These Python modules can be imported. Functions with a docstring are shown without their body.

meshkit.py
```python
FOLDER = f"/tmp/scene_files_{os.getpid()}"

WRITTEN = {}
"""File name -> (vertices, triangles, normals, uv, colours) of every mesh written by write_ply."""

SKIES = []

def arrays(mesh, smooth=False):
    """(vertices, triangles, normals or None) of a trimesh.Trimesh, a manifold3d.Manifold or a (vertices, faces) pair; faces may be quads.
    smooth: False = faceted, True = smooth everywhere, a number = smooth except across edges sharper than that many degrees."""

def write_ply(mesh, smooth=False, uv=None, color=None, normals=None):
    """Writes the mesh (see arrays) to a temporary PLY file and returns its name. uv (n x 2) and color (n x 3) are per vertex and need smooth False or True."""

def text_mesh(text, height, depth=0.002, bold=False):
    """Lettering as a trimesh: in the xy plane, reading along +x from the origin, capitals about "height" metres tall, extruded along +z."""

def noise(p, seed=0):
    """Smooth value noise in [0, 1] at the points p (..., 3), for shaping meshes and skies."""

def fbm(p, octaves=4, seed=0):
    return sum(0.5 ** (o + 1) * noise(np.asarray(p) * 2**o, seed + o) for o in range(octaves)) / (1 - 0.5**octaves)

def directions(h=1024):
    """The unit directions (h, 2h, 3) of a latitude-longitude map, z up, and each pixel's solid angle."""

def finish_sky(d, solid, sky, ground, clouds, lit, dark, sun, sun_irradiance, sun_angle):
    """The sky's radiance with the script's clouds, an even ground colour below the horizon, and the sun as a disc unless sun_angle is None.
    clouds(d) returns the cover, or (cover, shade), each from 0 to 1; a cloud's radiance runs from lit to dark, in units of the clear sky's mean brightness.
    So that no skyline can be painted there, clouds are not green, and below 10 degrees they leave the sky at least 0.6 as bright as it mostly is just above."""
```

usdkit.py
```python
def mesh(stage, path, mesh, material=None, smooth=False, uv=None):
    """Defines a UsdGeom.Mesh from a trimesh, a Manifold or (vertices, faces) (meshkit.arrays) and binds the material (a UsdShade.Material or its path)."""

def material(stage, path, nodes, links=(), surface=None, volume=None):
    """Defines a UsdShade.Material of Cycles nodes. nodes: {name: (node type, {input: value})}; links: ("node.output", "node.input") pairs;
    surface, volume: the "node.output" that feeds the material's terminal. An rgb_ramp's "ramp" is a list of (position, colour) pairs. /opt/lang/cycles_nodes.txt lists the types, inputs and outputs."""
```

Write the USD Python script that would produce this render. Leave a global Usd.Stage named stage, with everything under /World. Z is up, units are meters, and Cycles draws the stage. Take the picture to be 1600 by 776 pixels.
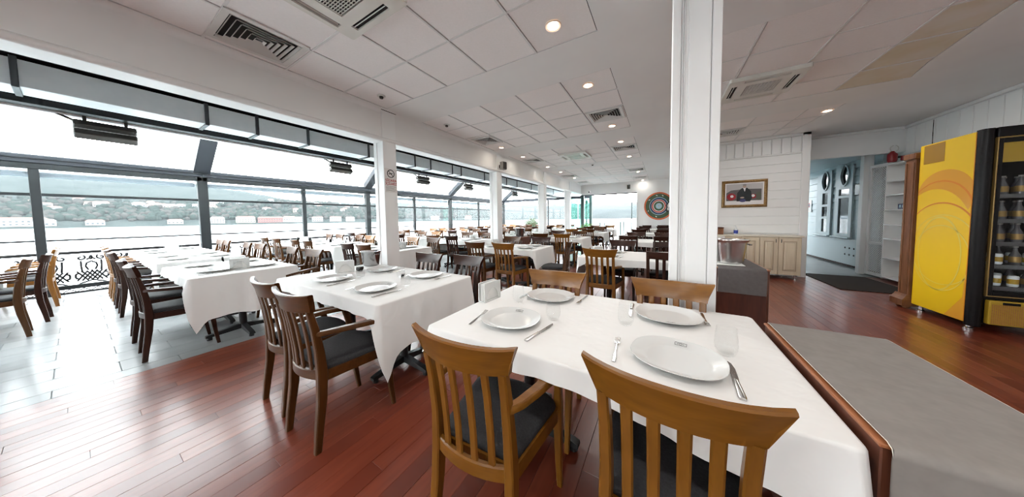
import math, random
import numpy as np, trimesh, usdkit, meshkit
from shapely.geometry import Polygon, box as sbox
from shapely import affinity
from pxr import Usd, UsdGeom, UsdLux, UsdShade, Gf, Sdf

stage = Usd.Stage.CreateInMemory()
UsdGeom.SetStageUpAxis(stage, 'Z'); UsdGeom.SetStageMetersPerUnit(stage, 1.0)
UsdGeom.Xform.Define(stage, '/World'); UsdGeom.Scope.Define(stage, '/World/Looks')
rnd = random.Random(7)
# ------------------------------------------------------------ camera, sky, exposure
F, YAW, PITCH, ROLL, CY, H = 399.688, math.radians(-30.3068), math.radians(2.8610), math.radians(.8420), 360.7365, 1.30
EXPOSURE, SKY = 1.7, 1.0
cam = UsdGeom.Camera.Define(stage, '/World/camera')
AP = 36.0
cam.CreateHorizontalApertureAttr(AP); cam.CreateFocalLengthAttr(AP * F / 1600)
cam.CreateVerticalApertureAttr(AP * 776 / 1600)
cam.CreateVerticalApertureOffsetAttr(-AP * (388 - CY) / 1600)
cam.CreateExposureAttr(EXPOSURE)
cam.CreateClippingRangeAttr(Gf.Vec2f(0.02, 20000))
fw = np.array([math.sin(YAW) * math.cos(PITCH), math.cos(YAW) * math.cos(PITCH), -math.sin(PITCH)])
rt = np.array([math.cos(YAW), -math.sin(YAW), 0.0]); dn = np.cross(fw, rt)
r2 = math.cos(ROLL) * rt + math.sin(ROLL) * dn; d2 = -math.sin(ROLL) * rt + math.cos(ROLL) * dn
cam.AddTransformOp().Set(Gf.Matrix4d(*r2, 0, *(-d2), 0, *(-fw), 0, 0, 0, H, 1))
LAMP_POWER = 185.
dome = UsdLux.DomeLight.Define(stage, '/World/sky_light')
dome.CreateIntensityAttr(SKY); dome.CreateColorAttr(Gf.Vec3f(0.93, 0.97, 1.0))

# ------------------------------------------------------------ materials
M = {}
def mat(name, nodes, links, surface, volume=None):
    M[name] = usdkit.material(stage, '/World/Looks/' + name, nodes, links, surface=surface, volume=volume); return M[name]
def plain(name, col, rough=.5, metal=0., **kw):
    return mat(name, {'p': ('principled_bsdf', dict(base_color=col, roughness=rough, metallic=metal, **kw))}, [], 'p.BSDF')
def mottled(name, c1, c2, rough=.5, scale=(1, 1, 1), noise=6., metal=0., bump=0., detail=4., pos='o.object', bdist=.003, **kw):
    n = {'o': ('texture_coordinate', {}), 'g': ('geometry', {}), 'm': ('mapping', dict(scale=scale)), 'n': ('noise_texture', dict(scale=noise, detail=detail, roughness=.6)),
         'r': ('rgb_ramp', {'ramp': [(.3, c1), (.7, c2)]}), 'p': ('principled_bsdf', dict(roughness=rough, metallic=metal, **kw))}
    l = [(pos, 'm.vector'), ('m.vector', 'n.vector'), ('n.fac', 'r.fac'), ('r.color', 'p.base_color')]
    if bump:
        n['b'] = ('bump', dict(strength=bump, distance=bdist)); l += [('n.fac', 'b.height'), ('b.normal', 'p.normal')]
    return mat(name, n, l, 'p.BSDF')
G = 'g.position'
mottled('wood_honey', (.145, .053, .005), (.210, .084, .009), .34, (14, 14, 1.6), 2.2, coat_weight=.12, coat_roughness=.2)
mottled('wood_honey_h', (.145, .053, .005), (.210, .084, .009), .30, (1.6, 14, 14), 2.2, coat_weight=.12, coat_roughness=.2)
mottled('wood_walnut', (.050, .017, .004), (.085, .031, .007), .32, (14, 14, 1.6), 2.2, specular_ior_level=.3)
mottled('wood_walnut_h', (.050, .017, .004), (.085, .031, .007), .32, (1.6, 14, 14), 2.2, specular_ior_level=.3)
mottled('wood_mahogany', (.020, .007, .004), (.040, .013, .007), .32, (14, 14, 1.6), 2.2, specular_ior_level=.3)
mottled('wood_mahogany_h', (.020, .007, .004), (.040, .013, .007), .32, (1.6, 14, 14), 2.2, specular_ior_level=.3)
mottled('cushion', (.012, .012, .014), (.028, .028, .031), .75, (1, 1, 1), 120., bump=.3)
for i, (a, b) in enumerate([((.175, .036, .017), (.225, .052, .025)), ((.15, .029, .014), (.20, .044, .021)), ((.19, .043, .020), (.25, .062, .030)), ((.125, .023, .012), (.175, .036, .018))]):
    mottled('floor_wood_%d' % i, a, b, .30, (16, 1.2, 1), 1.6, pos=G, coat_weight=.25, coat_roughness=.13, coat_ior=1.45)
for i, c in enumerate([.27, .295, .32]):
    mottled('terrace_tile_%d' % i, (c * .96, c, c * 1.02), (c * 1.06, c * 1.1, c * 1.12), .22, (3, 1, 1), 3., pos=G)
plain('dark_gap', (.03, .012, .010), .7)
plain('grout', (.23, .24, .25), .8)
mottled('plaster', (.78, .775, .765), (.82, .815, .80), .8, (1, 1, 1), 1.5, pos=G)
for i, c in enumerate([.82, .85, .835]):
    mottled('ceiling_tile_%d' % i, (c, c * .965, c * .945), (c * 1.04, c * 1.0, c * .985), .85, (1, 1, 1), 60., pos=G, bump=.15)
mottled('ceiling_tile_stained', (.66, .57, .40), (.74, .69, .62), .85, (1, 1, 1), 2., pos=G)
plain('t_bar', (.72, .71, .70), .5)
mottled('white_paint', (.80, .805, .80), (.85, .85, .84), .45, (1, 1, 1), 1.2, pos=G)
plain('white_trim', (.80, .80, .79), .4)
plain('diffuser_white', (.66, .65, .62), .45)
plain('diffuser_dark', (.018, .018, .018), .8)
mottled('cassette_plastic', (.66, .64, .58), (.70, .68, .63), .4, (1, 1, 1), 4., pos=G)
plain('lamp_ring', (.75, .55, .42), .35)
mat('lamp_glow', {'e': ('emission', dict(color=(1., .80, .55), strength=14.))}, [], 'e.emission')
mottled('steel_frame', (.004, .006, .008), (.009, .012, .014), .45, (1, 1, 1), 5., pos=G)
plain('beam_grey', (.028, .033, .042), .5)
plain('blind_grey', (.30, .33, .38), .5)
plain('black_soffit', (.006, .006, .007), .6)
mottled('galvanised', (.78, .85, .88), (.86, .92, .94), .42, (1, 1, 1), 5., pos=G)
plain('galvanised_dark', (.10, .115, .125), .5, .3)
plain('heater_metal', (.07, .065, .06), .4, .5)
plain('wrought_iron', (.003, .003, .004), .6)
PANE_LINKS = [('w.facing', 'k.value1'), ('k.value', 'a.value1'), ('a.value', 'x.fac'), ('t.BSDF', 'x.closure1'), ('g.BSDF', 'x.closure2')]
def pane_mat(name, tint, edge=.18, base=.015):
    mat(name, {'t': ('transparent_bsdf', dict(color=tint)), 'g': ('glossy_bsdf', dict(color=(.9, .9, .9), roughness=.02)), 'w': ('layer_weight', dict(blend=.5)), 'k': ('math', dict(math_type='power', value2=5.)),
        'a': ('math', dict(math_type='multiply_add', value2=edge, value3=base)), 'x': ('mix_closure', {})}, PANE_LINKS, 'x.closure')
pane_mat('pane', (.97, .99, .985)); pane_mat('pane_green', (.55, .86, .78)); pane_mat('thin_glass', (.985, .988, .988), .40, .008)
mat('cloth', {'o': ('geometry', {}), 'n': ('noise_texture', dict(scale=5., detail=3.)), 'n2': ('noise_texture', dict(scale=14., detail=2., distortion=.6)),
    'h': ('math', dict(math_type='multiply_add', value2=.35)), 'b': ('bump', dict(strength=.5, distance=.012)), 'p': ('principled_bsdf', dict(base_color=(.75, .745, .73), roughness=.75, sheen_weight=.15))},
    [('o.position', 'n.vector'), ('o.position', 'n2.vector'), ('n2.fac', 'h.value1'), ('n.fac', 'h.value3'), ('h.value', 'b.height'), ('b.normal', 'p.normal')], 'p.BSDF')
plain('napkin', (.80, .80, .78), .85)
plain('porcelain', (.66, .67, .66), .12)
plain('stamp_grey', (.10, .10, .10), .5)
plain('cutlery_steel', (.62, .61, .59), .18, 1.)
plain('bucket_steel', (.40, .40, .405), .16, 1.)
plain('table_iron', (.012, .013, .014), .45)
mottled('table_wood', (.05, .018, .011), (.08, .03, .018), .4, (1.6, 14, 14), 2.2)
mottled('sideboard_wood', (.055, .016, .010), (.095, .028, .016), .33, (10, 10, 1.4), 3., coat_weight=.2)
mottled('sideboard_edge', (.30, .10, .035), (.40, .15, .06), .4, (10, 1.4, 10), 3.)
mottled('sideboard_side', (.085, .026, .013), (.14, .045, .023), .33, (10, 10, 1.4), 3., coat_weight=.2)
mottled('grey_runner', (.215, .193, .178), (.245, .222, .204), .85, (1, 1, 1), 25., bump=.1)
mottled('grey_runner_dark', (.10, .088, .086), (.125, .112, .11), .85, (1, 1, 1), 25., bump=.1)
mottled('cabinet_cream', (.60, .51, .38), (.67, .58, .45), .42, (6, 6, 1), 3., pos=G)
plain('cabinet_groove', (.42, .34, .24), .5)
plain('chrome', (.75, .75, .76), .12, 1.)
plain('counter_top', (.68, .62, .53), .3)
plain('black_plastic', (.004, .004, .005), .4, specular_ior_level=.25)
plain('dark_glass', (.015, .017, .02), .05)
mottled('gold_frame', (.16, .09, .03), (.34, .21, .08), .35, (8, 8, 8), 4., metal=.5, pos=G)
plain('photo_wall', (.48, .46, .46), .5); plain('photo_sofa', (.12, .11, .11), .5); plain('photo_suit', (.014, .02, .024), .5); plain('photo_red', (.30, .012, .02), .5)
plain('photo_skin', (.42, .30, .24), .5); plain('photo_hair', (.25, .24, .24), .5); plain('photo_blue', (.05, .05, .16), .5); plain('photo_white', (.75, .73, .73), .5); plain('photo_green', (.10, .11, .08), .5)
plain('yellow_panel', (.97, .63, .012), .3); plain('orange_swirl', (.80, .26, .012), .35); plain('amber_swirl', (.84, .40, .03), .35); plain('pale_swirl', (.90, .68, .10), .35); plain('bronze_patch', (.42, .22, .015), .4); plain('grill_yellow', (.45, .29, .02), .5)
plain('cooler_gold', (.30, .19, .06), .4, .5)
plain('cooler_inside', (.02, .022, .026), .5); plain('cooler_bottle', (.10, .105, .115), .15); plain('shelf_wire', (.10, .105, .11), .4, .6)
mottled('rustic_wood', (.13, .045, .016), (.24, .095, .038), .5, (9, 9, 1.2), 3., pos=G)
plain('corridor_paint', (.38, .47, .49), .45); mottled('corridor_floor', (.085, .105, .105), (.11, .135, .135), .35, (1, 1, 1), 3., pos=G)
plain('mat_dark', (.028, .020, .016), .95, specular_ior_level=.1)
plain('red_paint', (.26, .010, .014), .3); plain('sign_red', (.40, .02, .03), .5); plain('sign_white', (.72, .70, .68), .4); plain('sign_black', (.02, .02, .02), .5)
plain('ring_orange', (.62, .13, .045), .5); plain('ring_green', (.05, .085, .035), .5); plain('ring_blue', (.015, .025, .09), .5); plain('ring_pale', (.34, .50, .58), .5); plain('ring_white', (.72, .70, .66), .5); plain('ring_red', (.50, .06, .04), .5)
plain('speaker_grey', (.25, .25, .24), .5)
plain('blue_label', (.03, .05, .30), .4); plain('bottle_white', (.75, .77, .78), .3)
plain('pot_clay', (.45, .44, .42), .6)
plain('screen_green', (.01, .035, .03), .2)
def leafmat(name, c):
    mat(name, {'n': ('noise_texture', dict(scale=6.)), 'r': ('rgb_ramp', {'ramp': [(.3, tuple(x * .7 for x in c)), (.7, c)]}), 'd': ('principled_bsdf', dict(roughness=.5)), 't': ('translucent_bsdf', {}), 'x': ('mix_closure', dict(fac=.3))},
        [('n.fac', 'r.fac'), ('r.color', 'd.base_color'), ('r.color', 't.color'), ('d.BSDF', 'x.closure1'), ('t.BSDF', 'x.closure2')], 'x.closure')
leafmat('leaf_olive', (.13, .17, .09)); leafmat('leaf_bright', (.20, .36, .06))
mat('water', {'g': ('geometry', {}), 'm': ('mapping', dict(scale=(.25, .9, 1))), 'n': ('noise_texture', dict(scale=.8, detail=4.)), 'b': ('bump', dict(strength=.35, distance=.25)), 'p': ('principled_bsdf', dict(base_color=(.30, .37, .39), roughness=.18, ior=1.33))},
    [('g.position', 'm.vector'), ('m.vector', 'n.vector'), ('n.fac', 'b.height'), ('b.normal', 'p.normal')], 'p.BSDF')
mottled('hill_woods', (.030, .040, .040), (.052, .062, .060), .9, (1, 1, 1), .02, pos=G, detail=6., specular_ior_level=0.)
plain('tree_green', (.030, .042, .038), .9, specular_ior_level=0.); plain('tree_brown', (.055, .055, .052), .9, specular_ior_level=0.)
for nm, c in dict(house_white=(.34, .34, .335), house_cream=(.29, .265, .21), house_red=(.24, .09, .08), house_grey=(.22, .22, .23), roof_red=(.15, .075, .06), house_window=(.05, .06, .07)).items(): plain(nm, c, .8)
plain('ship_blue', (.05, .08, .24), .6); plain('ship_white', (.6, .62, .64), .6)
plain('pole_dark', (.02, .05, .045), .4); plain('canopy_grey', (.30, .36, .40), .6)

# ------------------------------------------------------------ helpers
counts = {}
def numbered(base, parent):
    k = (parent, base); n = counts.get(k, 0); counts[k] = n + 1
    return base if n == 0 else '%s_%03d' % (base, n)
def ppath(o): return str(o.GetPath()) if not isinstance(o, str) else o
def tag(prim, label=None, cat=None, group=None, kind=None):
    for k, v in (('label', label), ('category', cat), ('group', group), ('kind', kind)):
        if v: prim.SetCustomDataByKey(k, v)
    return prim
def obj(name, mesh, m, parent='/World', smooth=30, label=None, cat=None, group=None, kind=None):
    par = ppath(parent); path = par + '/' + numbered(name, par)
    p = usdkit.mesh(stage, path, mesh, M[m], smooth).GetPrim()
    return tag(p, label, cat, group, kind)
def thing(name, label, cat, loc=(0, 0, 0), rz=0., group=None, kind=None):
    path = '/World/' + numbered(name, '/World')
    x = UsdGeom.Xform.Define(stage, path)
    x.AddTranslateOp().Set(Gf.Vec3d(*map(float, loc))); x.AddRotateZOp().Set(float(rz))
    return tag(x.GetPrim(), label, cat, group, kind)
def dup(src, label, loc, rz=0., group=None):
    base = src.GetName(); 
    if base[-4:-3] == '_' and base[-3:].isdigit(): base = base[:-4]
    cat = src.GetCustomDataByKey('category')
    t = thing(base, label, cat, loc, rz, group or src.GetCustomDataByKey('group'))
    t.GetReferences().AddInternalReference(src.GetPath()); t.SetInstanceable(True)
    return t
protos = {}
def place(key, builder, label, loc, rz=0., group=None):
    """The first of a kind is built where it stands, later ones refer to it."""
    if key not in protos:
        protos[key] = builder(label, loc, rz, group); return protos[key]
    return dup(protos[key], label, loc, rz, group)
T = trimesh
def cat_(ms): return T.util.concatenate(ms)
def bx(x0, x1, y0, y1, z0, z1):
    m = T.creation.box((abs(x1 - x0), abs(y1 - y0), abs(z1 - z0))); m.apply_translation(((x0 + x1) / 2, (y0 + y1) / 2, (z0 + z1) / 2)); return m
def hullm(pts): return T.convex.convex_hull(np.asarray(pts, float))
def rb(x0, x1, y0, y1, z0, z1, b=.004):
    pts = []
    for sx, sy, sz in np.ndindex(2, 2, 2):
        p = [(x0, x1)[sx], (y0, y1)[sy], (z0, z1)[sz]]; d = [b * (1, -1)[s] for s in (sx, sy, sz)]
        for k in range(3):
            q = [p[i] + (d[i] if i != k else 0) for i in range(3)]; pts.append(q)
    return hullm(pts)
def loft(secs, closed=True, caps=True):
    """secs: list of equal-length point loops."""
    S = np.asarray(secs, float); n, k = S.shape[:2]; v = S.reshape(-1, 3); f = []
    for i in range(n - 1):
        for j in range(k if closed else k - 1):
            a, b = i * k + j, i * k + (j + 1) % k; f += [[a, b, b + k], [a, b + k, a + k]]
    if caps:
        for base, flip in ((0, True), ((n - 1) * k, False)):
            for j in range(1, k - 1):
                t = [base, base + j, base + j + 1]; f.append(t[::-1] if flip else t)
    m = T.Trimesh(v, f, process=False); m.fix_normals() if caps else None
    return m
def tube(pts, r, n=8, caps=True):
    p = np.asarray(pts, float); t = np.gradient(p, axis=0); t /= np.linalg.norm(t, axis=1, keepdims=True) + 1e-12
    up = np.array([0, 0, 1.]) if abs(t[:, 2]).max() < .95 else np.array([1., 0, 0]) if abs(t[:, 0]).max() < .95 else np.array([0, 1., 0])
    a = np.cross(t, up); a /= np.linalg.norm(a, axis=1, keepdims=True) + 1e-12; b = np.cross(t, a)
    r = np.broadcast_to(r, len(p)); an = np.arange(n) * 2 * math.pi / n
    return loft([p[i] + r[i] * (np.cos(an)[:, None] * a[i] + np.sin(an)[:, None] * b[i]) for i in range(len(p))], caps=caps)
def lathe(prof, n=24): return T.creation.revolve(np.asarray(prof, float), sections=n)
def extr(poly, z0, z1):
    if poly.geom_type != 'Polygon':
        return cat_([extr(g, z0, z1) for g in poly.geoms if g.geom_type == 'Polygon' and g.area > 1e-9])
    m = T.creation.extrude_polygon(poly, z1 - z0, engine='earcut'); m.apply_translation((0, 0, z0)); return m
def xf(m, rot=None, loc=None, axis=None):
    m = m.copy()
    if rot is not None: m.apply_transform(T.transformations.rotation_matrix(rot, axis or [0, 0, 1]))
    if loc is not None: m.apply_translation(loc)
    return m
def wall_xz(m, y):
    """Shape drawn in (x, height) and extruded along z -> upright, front towards -y at depth y."""
    m = m.copy(); v = m.vertices.copy(); m.vertices = np.stack([v[:, 0], y - v[:, 2], v[:, 1]], 1); return m
def wall_yz(m, x, side=1):
    """Shape drawn in (y, height) -> upright in the plane x, its thickness towards side."""
    m = m.copy(); v = m.vertices.copy(); m.vertices = np.stack([x + side * v[:, 2], v[:, 0], v[:, 1]], 1); m.fix_normals(); return m
# ------------------------------------------------------------ the setting
CE, FX, WX = 2.935, -3.93, -9.52          # ceiling height, wood/tile boundary, outer glass wall
YB, YF = -5.0, 13.3                       # how far the room goes on behind the camera, and its far wall
def struct_xf(name): return thing(name, None, None, kind='structure')
def merge_random(name, cols, rough, coat):
    mat(name, {'g': ('geometry', {}), 'r': ('rgb_ramp', {'ramp': cols}), 'p': ('principled_bsdf', dict(roughness=rough, coat_weight=coat, coat_roughness=.13, coat_ior=1.45))}, [('g.random_per_island', 'r.fac'), ('r.color', 'p.base_color')], 'p.BSDF')
merge_random('floor_wood_field', [(0, (.14, .027, .013)), (.4, (.18, .039, .019)), (.7, (.205, .046, .022)), (1, (.235, .058, .028))], .3, .25)
merge_random('terrace_tile_field', [(0, (.26, .28, .29)), (1, (.33, .35, .365))], .22, 0.)
def inview(x, y):
    v = np.array([x, y, -H]); d = v @ fw
    if d < .3: return False
    u, w = v @ r2 / d * F, v @ d2 / d * F
    return -860 < u < 860 and -500 < w < 520
def pieces(xs0, dx, nx, y0, y1, ly, stagger, gap, z0, z1, clip=None):
    out = []
    for i in range(nx):
        a = xs0 + i * dx; yy = y0 - (ly * (i * stagger % 1.0))
        while yy < y1:
            a0, a1, b0, b1 = a + gap / 2, a + dx - gap / 2, max(yy, y0) + gap / 2, min(yy + ly, y1) - gap / 2
            if b1 - b0 > .03: out.append((a0, a1, b0, b1))
            yy += ly
    return out
def lay(parent, part, field, plist, z, mats, fieldmat, limit=300):
    plist = sorted(plist, key=lambda p: (not inview((p[0] + p[1]) / 2, (p[2] + p[3]) / 2), math.hypot((p[0] + p[1]) / 2, (p[2] + p[3]) / 2)))
    for k, p in enumerate(plist[:limit]):
        obj(part, rb(p[0], p[1], p[2], p[3], -.02, z + rnd.uniform(-.0003, .0003), .0012), mats[rnd.randrange(len(mats))], parent, smooth=False)
    obj(field, cat_([bx(p[0], p[1], p[2], p[3], -.02, z + rnd.uniform(-.0003, .0003)) for p in plist[limit:]]), fieldmat, parent, smooth=False, kind='stuff')
fl = struct_xf('floor')
obj('subfloor', bx(FX, 4.05, YB, YF + .1, -.12, -.006), 'dark_gap', fl, smooth=False)
obj('terrace_bed', bx(-9.75, FX, YB, 15.4, -.12, -.006), 'grout', fl, smooth=False)
planks = pieces(FX, .0998, 80, YB, YF, 1.7, .37, .0010, 0, 0)
lay(fl, 'plank', 'plank_field', planks, 0.0, ['floor_wood_%d' % i for i in range(4)], 'floor_wood_field')
tiles = pieces(FX - .303 * 18.6, .303, 19, YB, 15.3, .606, .5, .005, 0, 0)
tiles = [(a, min(b, FX - .004), c, d) for a, b, c, d in tiles if a < FX - .05]
lay(fl, 'floor_tile', 'floor_tile_field', tiles, 0.0, ['terrace_tile_%d' % i for i in range(3)], 'terrace_tile_field')
obj('corridor_slab', bx(2.5, 3.95, 8.06, 12.6, -.02, .002), 'corridor_floor', fl, smooth=False)

# ceiling: plaster bands, tile fields, T bars
ce = struct_xf('ceiling')
obj('ceiling_slab', bx(-3.84, 4.05, YB, YF + .1, CE + .03, CE + .15), 'plaster', ce, smooth=False)
LX = [-3.52, -2.93, -2.31, -1.715, -1.095, -.507]
RX = [.145, .75, 1.357, 1.962, 2.6]
YR = [np.linspace(-4.6, 2.41, 13), np.linspace(3.06, 5.22, 5), np.linspace(5.88, 7.97, 5), np.linspace(8.65, 10.72, 5), np.linspace(11.35, 13.15, 4)]
right_area = [Polygon([(.145, YB), (2.3, YB), (2.36, 2.41), (.145, 2.41)]), Polygon([(.145, 3.06), (2.36, 3.06), (2.40, 4.02), (2.50, 4.8), (2.60, 5.22), (.145, 5.22)]), Polygon([(.145, 5.88), (2.35, 5.88), (2.2, 7.4), (.145, 7.4)])]
DIFF = [(-3.43, -2.88, .65, 1.21), (-1.06, -.53, 4.15, 4.65), (-1.06, -.51, 6.43, 6.93), (-3.43, -2.95, 4.23, 4.73), (-3.42, -2.95, 6.47, 6.92), (-3.42, -2.92, 9.75, 10.2), (-1.06, -.52, 9.76, 10.22), (.80, 1.34, 6.44, 6.92), (-3.4, -2.95, 11.9, 12.3), (-1.04, -.53, 11.83, 12.25)]
CASS = [(-2.37, -1.64, .62, 1.33), (-2.34, -1.63, 6.40, 7.09), (.70, 1.40, 4.10, 4.79)]
LAMPS = [(-.82, 2.15), (-.81, 3.31), (-.79, 4.98), (-.79, 6.11), (-.78, 7.72), (2.26, 6.14), (-3.22, 5.08), (-3.22, 6.15), (-3.19, 7.80), (-3.16, 8.95), (-3.15, 10.6), (-.76, 10.5), (-.76, 13.02)]
fields = []
for ys in YR: fields.append((sbox(LX[0], ys[0], LX[-1], ys[-1]), LX, ys))
for a, ys in zip(right_area, YR[:3]): fields.append((a, RX, ys))
room = sbox(-3.62, YB, 4.0, YF)
for a, _, _ in fields: room = room.difference(a)
room = room.difference(sbox(-3.62, 14, 0, 15))
for g in getattr(room, 'geoms', [room]): obj('plaster_band', extr(g, CE, CE + .028), 'plaster', ce, smooth=False)
bars = []; gaps = []
for area, xs, ys in fields:
    for i in range(len(xs) - 1):
        for j in range(len(ys) - 1):
            c = sbox(xs[i] + .014, ys[j] + .006, xs[i + 1] - .006, ys[j + 1] - .006).intersection(area.buffer(-.007))
            cx, cy = (xs[i] + xs[i + 1]) / 2, (ys[j] + ys[j + 1]) / 2
            if c.is_empty or c.area < .004: continue
            for q in DIFF + CASS: c = c.difference(sbox(q[0] + .02, q[2] + .02, q[1] - .02, q[3] - .02))
            if c.is_empty or c.area < .004: continue
            stained = cx > 2.1 and 3.6 < cy < 5.3
            obj('ceiling_tile', extr(c, CE + .003, CE + .018), 'ceiling_tile_stained' if stained else 'ceiling_tile_%d' % rnd.randrange(3), ce, smooth=False)
    x0, y0, x1, y1 = area.bounds; gaps.append(area.difference(area.buffer(-.007)))
    for x in xs[1:-1]: bars.append((sbox(x - .011, y0, x + .007, y1).intersection(area), -.003)); gaps.append(sbox(x + .006, y0, x + .0145, y1).intersection(area))
    for y in ys[1:-1]: bars.append((sbox(x0, y - .010, x1, y + .010).intersection(area), -.001))
holes = sbox(0, 50, 1, 51)
for q in DIFF + CASS: holes = holes.union(sbox(q[0] + .02, q[2] + .02, q[1] - .02, q[3] - .02))
obj('joint_gap', cat_([extr(g, CE + .010, CE + .012) for g in gaps if g.area > 1e-6]), 'diffuser_dark', ce, smooth=False)
obj('t_bar_grid', cat_([extr(g, CE + d, CE + .03) for g, d in [(g.difference(holes), d) for g, d in bars] if g.area > 1e-6]), 't_bar', ce, smooth=False)

# window-side header beam, its bead, the columns
COLY = [(2.37, 2.59), (5.42, 5.65), (8.40, 8.64), (11.28, 11.55)]
wl = struct_xf('wall_left')
obj('header_beam', bx(-3.82, -3.60, YB, YF + .1, 2.50, 3.09), 'plaster', wl, smooth=False)
bead = [(-3.82, 2.47), (-3.60, 2.47)] + [(-3.60 + .032 * math.cos(a), 2.502 + .032 * math.sin(a)) for a in np.linspace(-math.pi / 2, math.pi / 2, 9)] + [(-3.60, 2.534), (-3.82, 2.534)]
tr = struct_xf('trim_1')
obj('header_bead', loft([[(x, y, z) for x, z in bead] for y in (YB, YF)]), 'white_trim', tr, smooth=50)
cove = [(-3.60, CE - .055), (-3.60, CE)] + [(-3.545, CE)] + [(-3.545 - .055 * math.sin(a), CE - .055 + .055 * math.cos(a)) for a in np.linspace(0.1, math.pi / 2 - .1, 5)]
obj('cove', loft([[(x, y, z) for x, z in cove] for y in (YB, YF)]), 'plaster', tr, smooth=50)
for k, (a, b) in enumerate(COLY):
    c = struct_xf('column')
    obj('shaft', bx(-3.80, -3.60, a + .012, b - .012, 0, CE), 'white_paint', c, smooth=False)
    for x in ((-3.82, -3.745), (-3.655, -3.585)):
        obj('corner_board', rb(x[0], x[1], a, b, 0, CE - .012, .005), 'white_paint', c, smooth=False)
    obj('cap_line', rb(-3.835, -3.57, a - .014, b + .014, CE - .012, CE - .003, .003), 'diffuser_dark' if k == 0 else 'white_trim', c, smooth=False)
c = struct_xf('column')
obj('shaft', bx(.055, .285, 1.965, 2.185, 0, CE), 'white_paint', c, smooth=False)
for a, b, d in ((.048, .092, 0.), (.096, .104, .006), (.108, .113, .004), (.132, .243, .004), (.247, .293, 0.)):
    obj('face_board', rb(a, b, 1.95 + d, 1.972, 0, CE, .003), 'white_paint', c, smooth=False)
obj('side_board', rb(.048, .056, 1.97, 2.2, 0, CE, .003), 'white_paint', c, smooth=False)
obj('side_board', rb(.285, .293, 1.97, 2.2, 0, CE, .003), 'white_paint', c, smooth=False)

# far wall with the folding-glass opening
wf = struct_xf('wall_far')
obj('wall_panel', bx(-3.6, 1.0, YF, YF + .12, 2.43, CE + .03), 'white_paint', wf, smooth=False)
obj('wall_panel', bx(-.97, 1.0, YF, YF + .12, 0, 2.43), 'white_paint', wf, smooth=False)
d1 = struct_xf('door_1')
for x0, x1 in ((-3.62, -3.46), (-1.0, -.965)): obj('jamb', bx(x0, x1, YF - .03, YF + .12, 0, 2.43), 'pole_dark' if x0 < -2 else 'white_trim', d1, smooth=False)
obj('lintel_rail', bx(-3.46, -1.0, YF + .02, YF + .08, 2.40, 2.43), 'diffuser_dark', d1, smooth=False)
obj('folding_pane', bx(-1.22, -1.0, YF + .05, YF + .058, .05, 2.40), 'pane', d1, smooth=False)
obj('hinge_bar', cat_([tube([(-1.22, YF + .05, .02), (-1.22, YF + .05, 1.95)], .02), tube([(-1.22, YF + .05, 1.95), (-1.22, YF + .05, 2.4)], .008)]), 'pole_dark', d1)
obj('door_handle', cat_([tube([(-1.22, YF, 1.18), (-1.36, YF - .02, 1.18), (-1.36, YF - .02, 1.05)], .012), tube([(-1.22, YF, 1.22), (-1.14, YF - .02, 1.22)], .012)]), 'chrome', d1)
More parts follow.
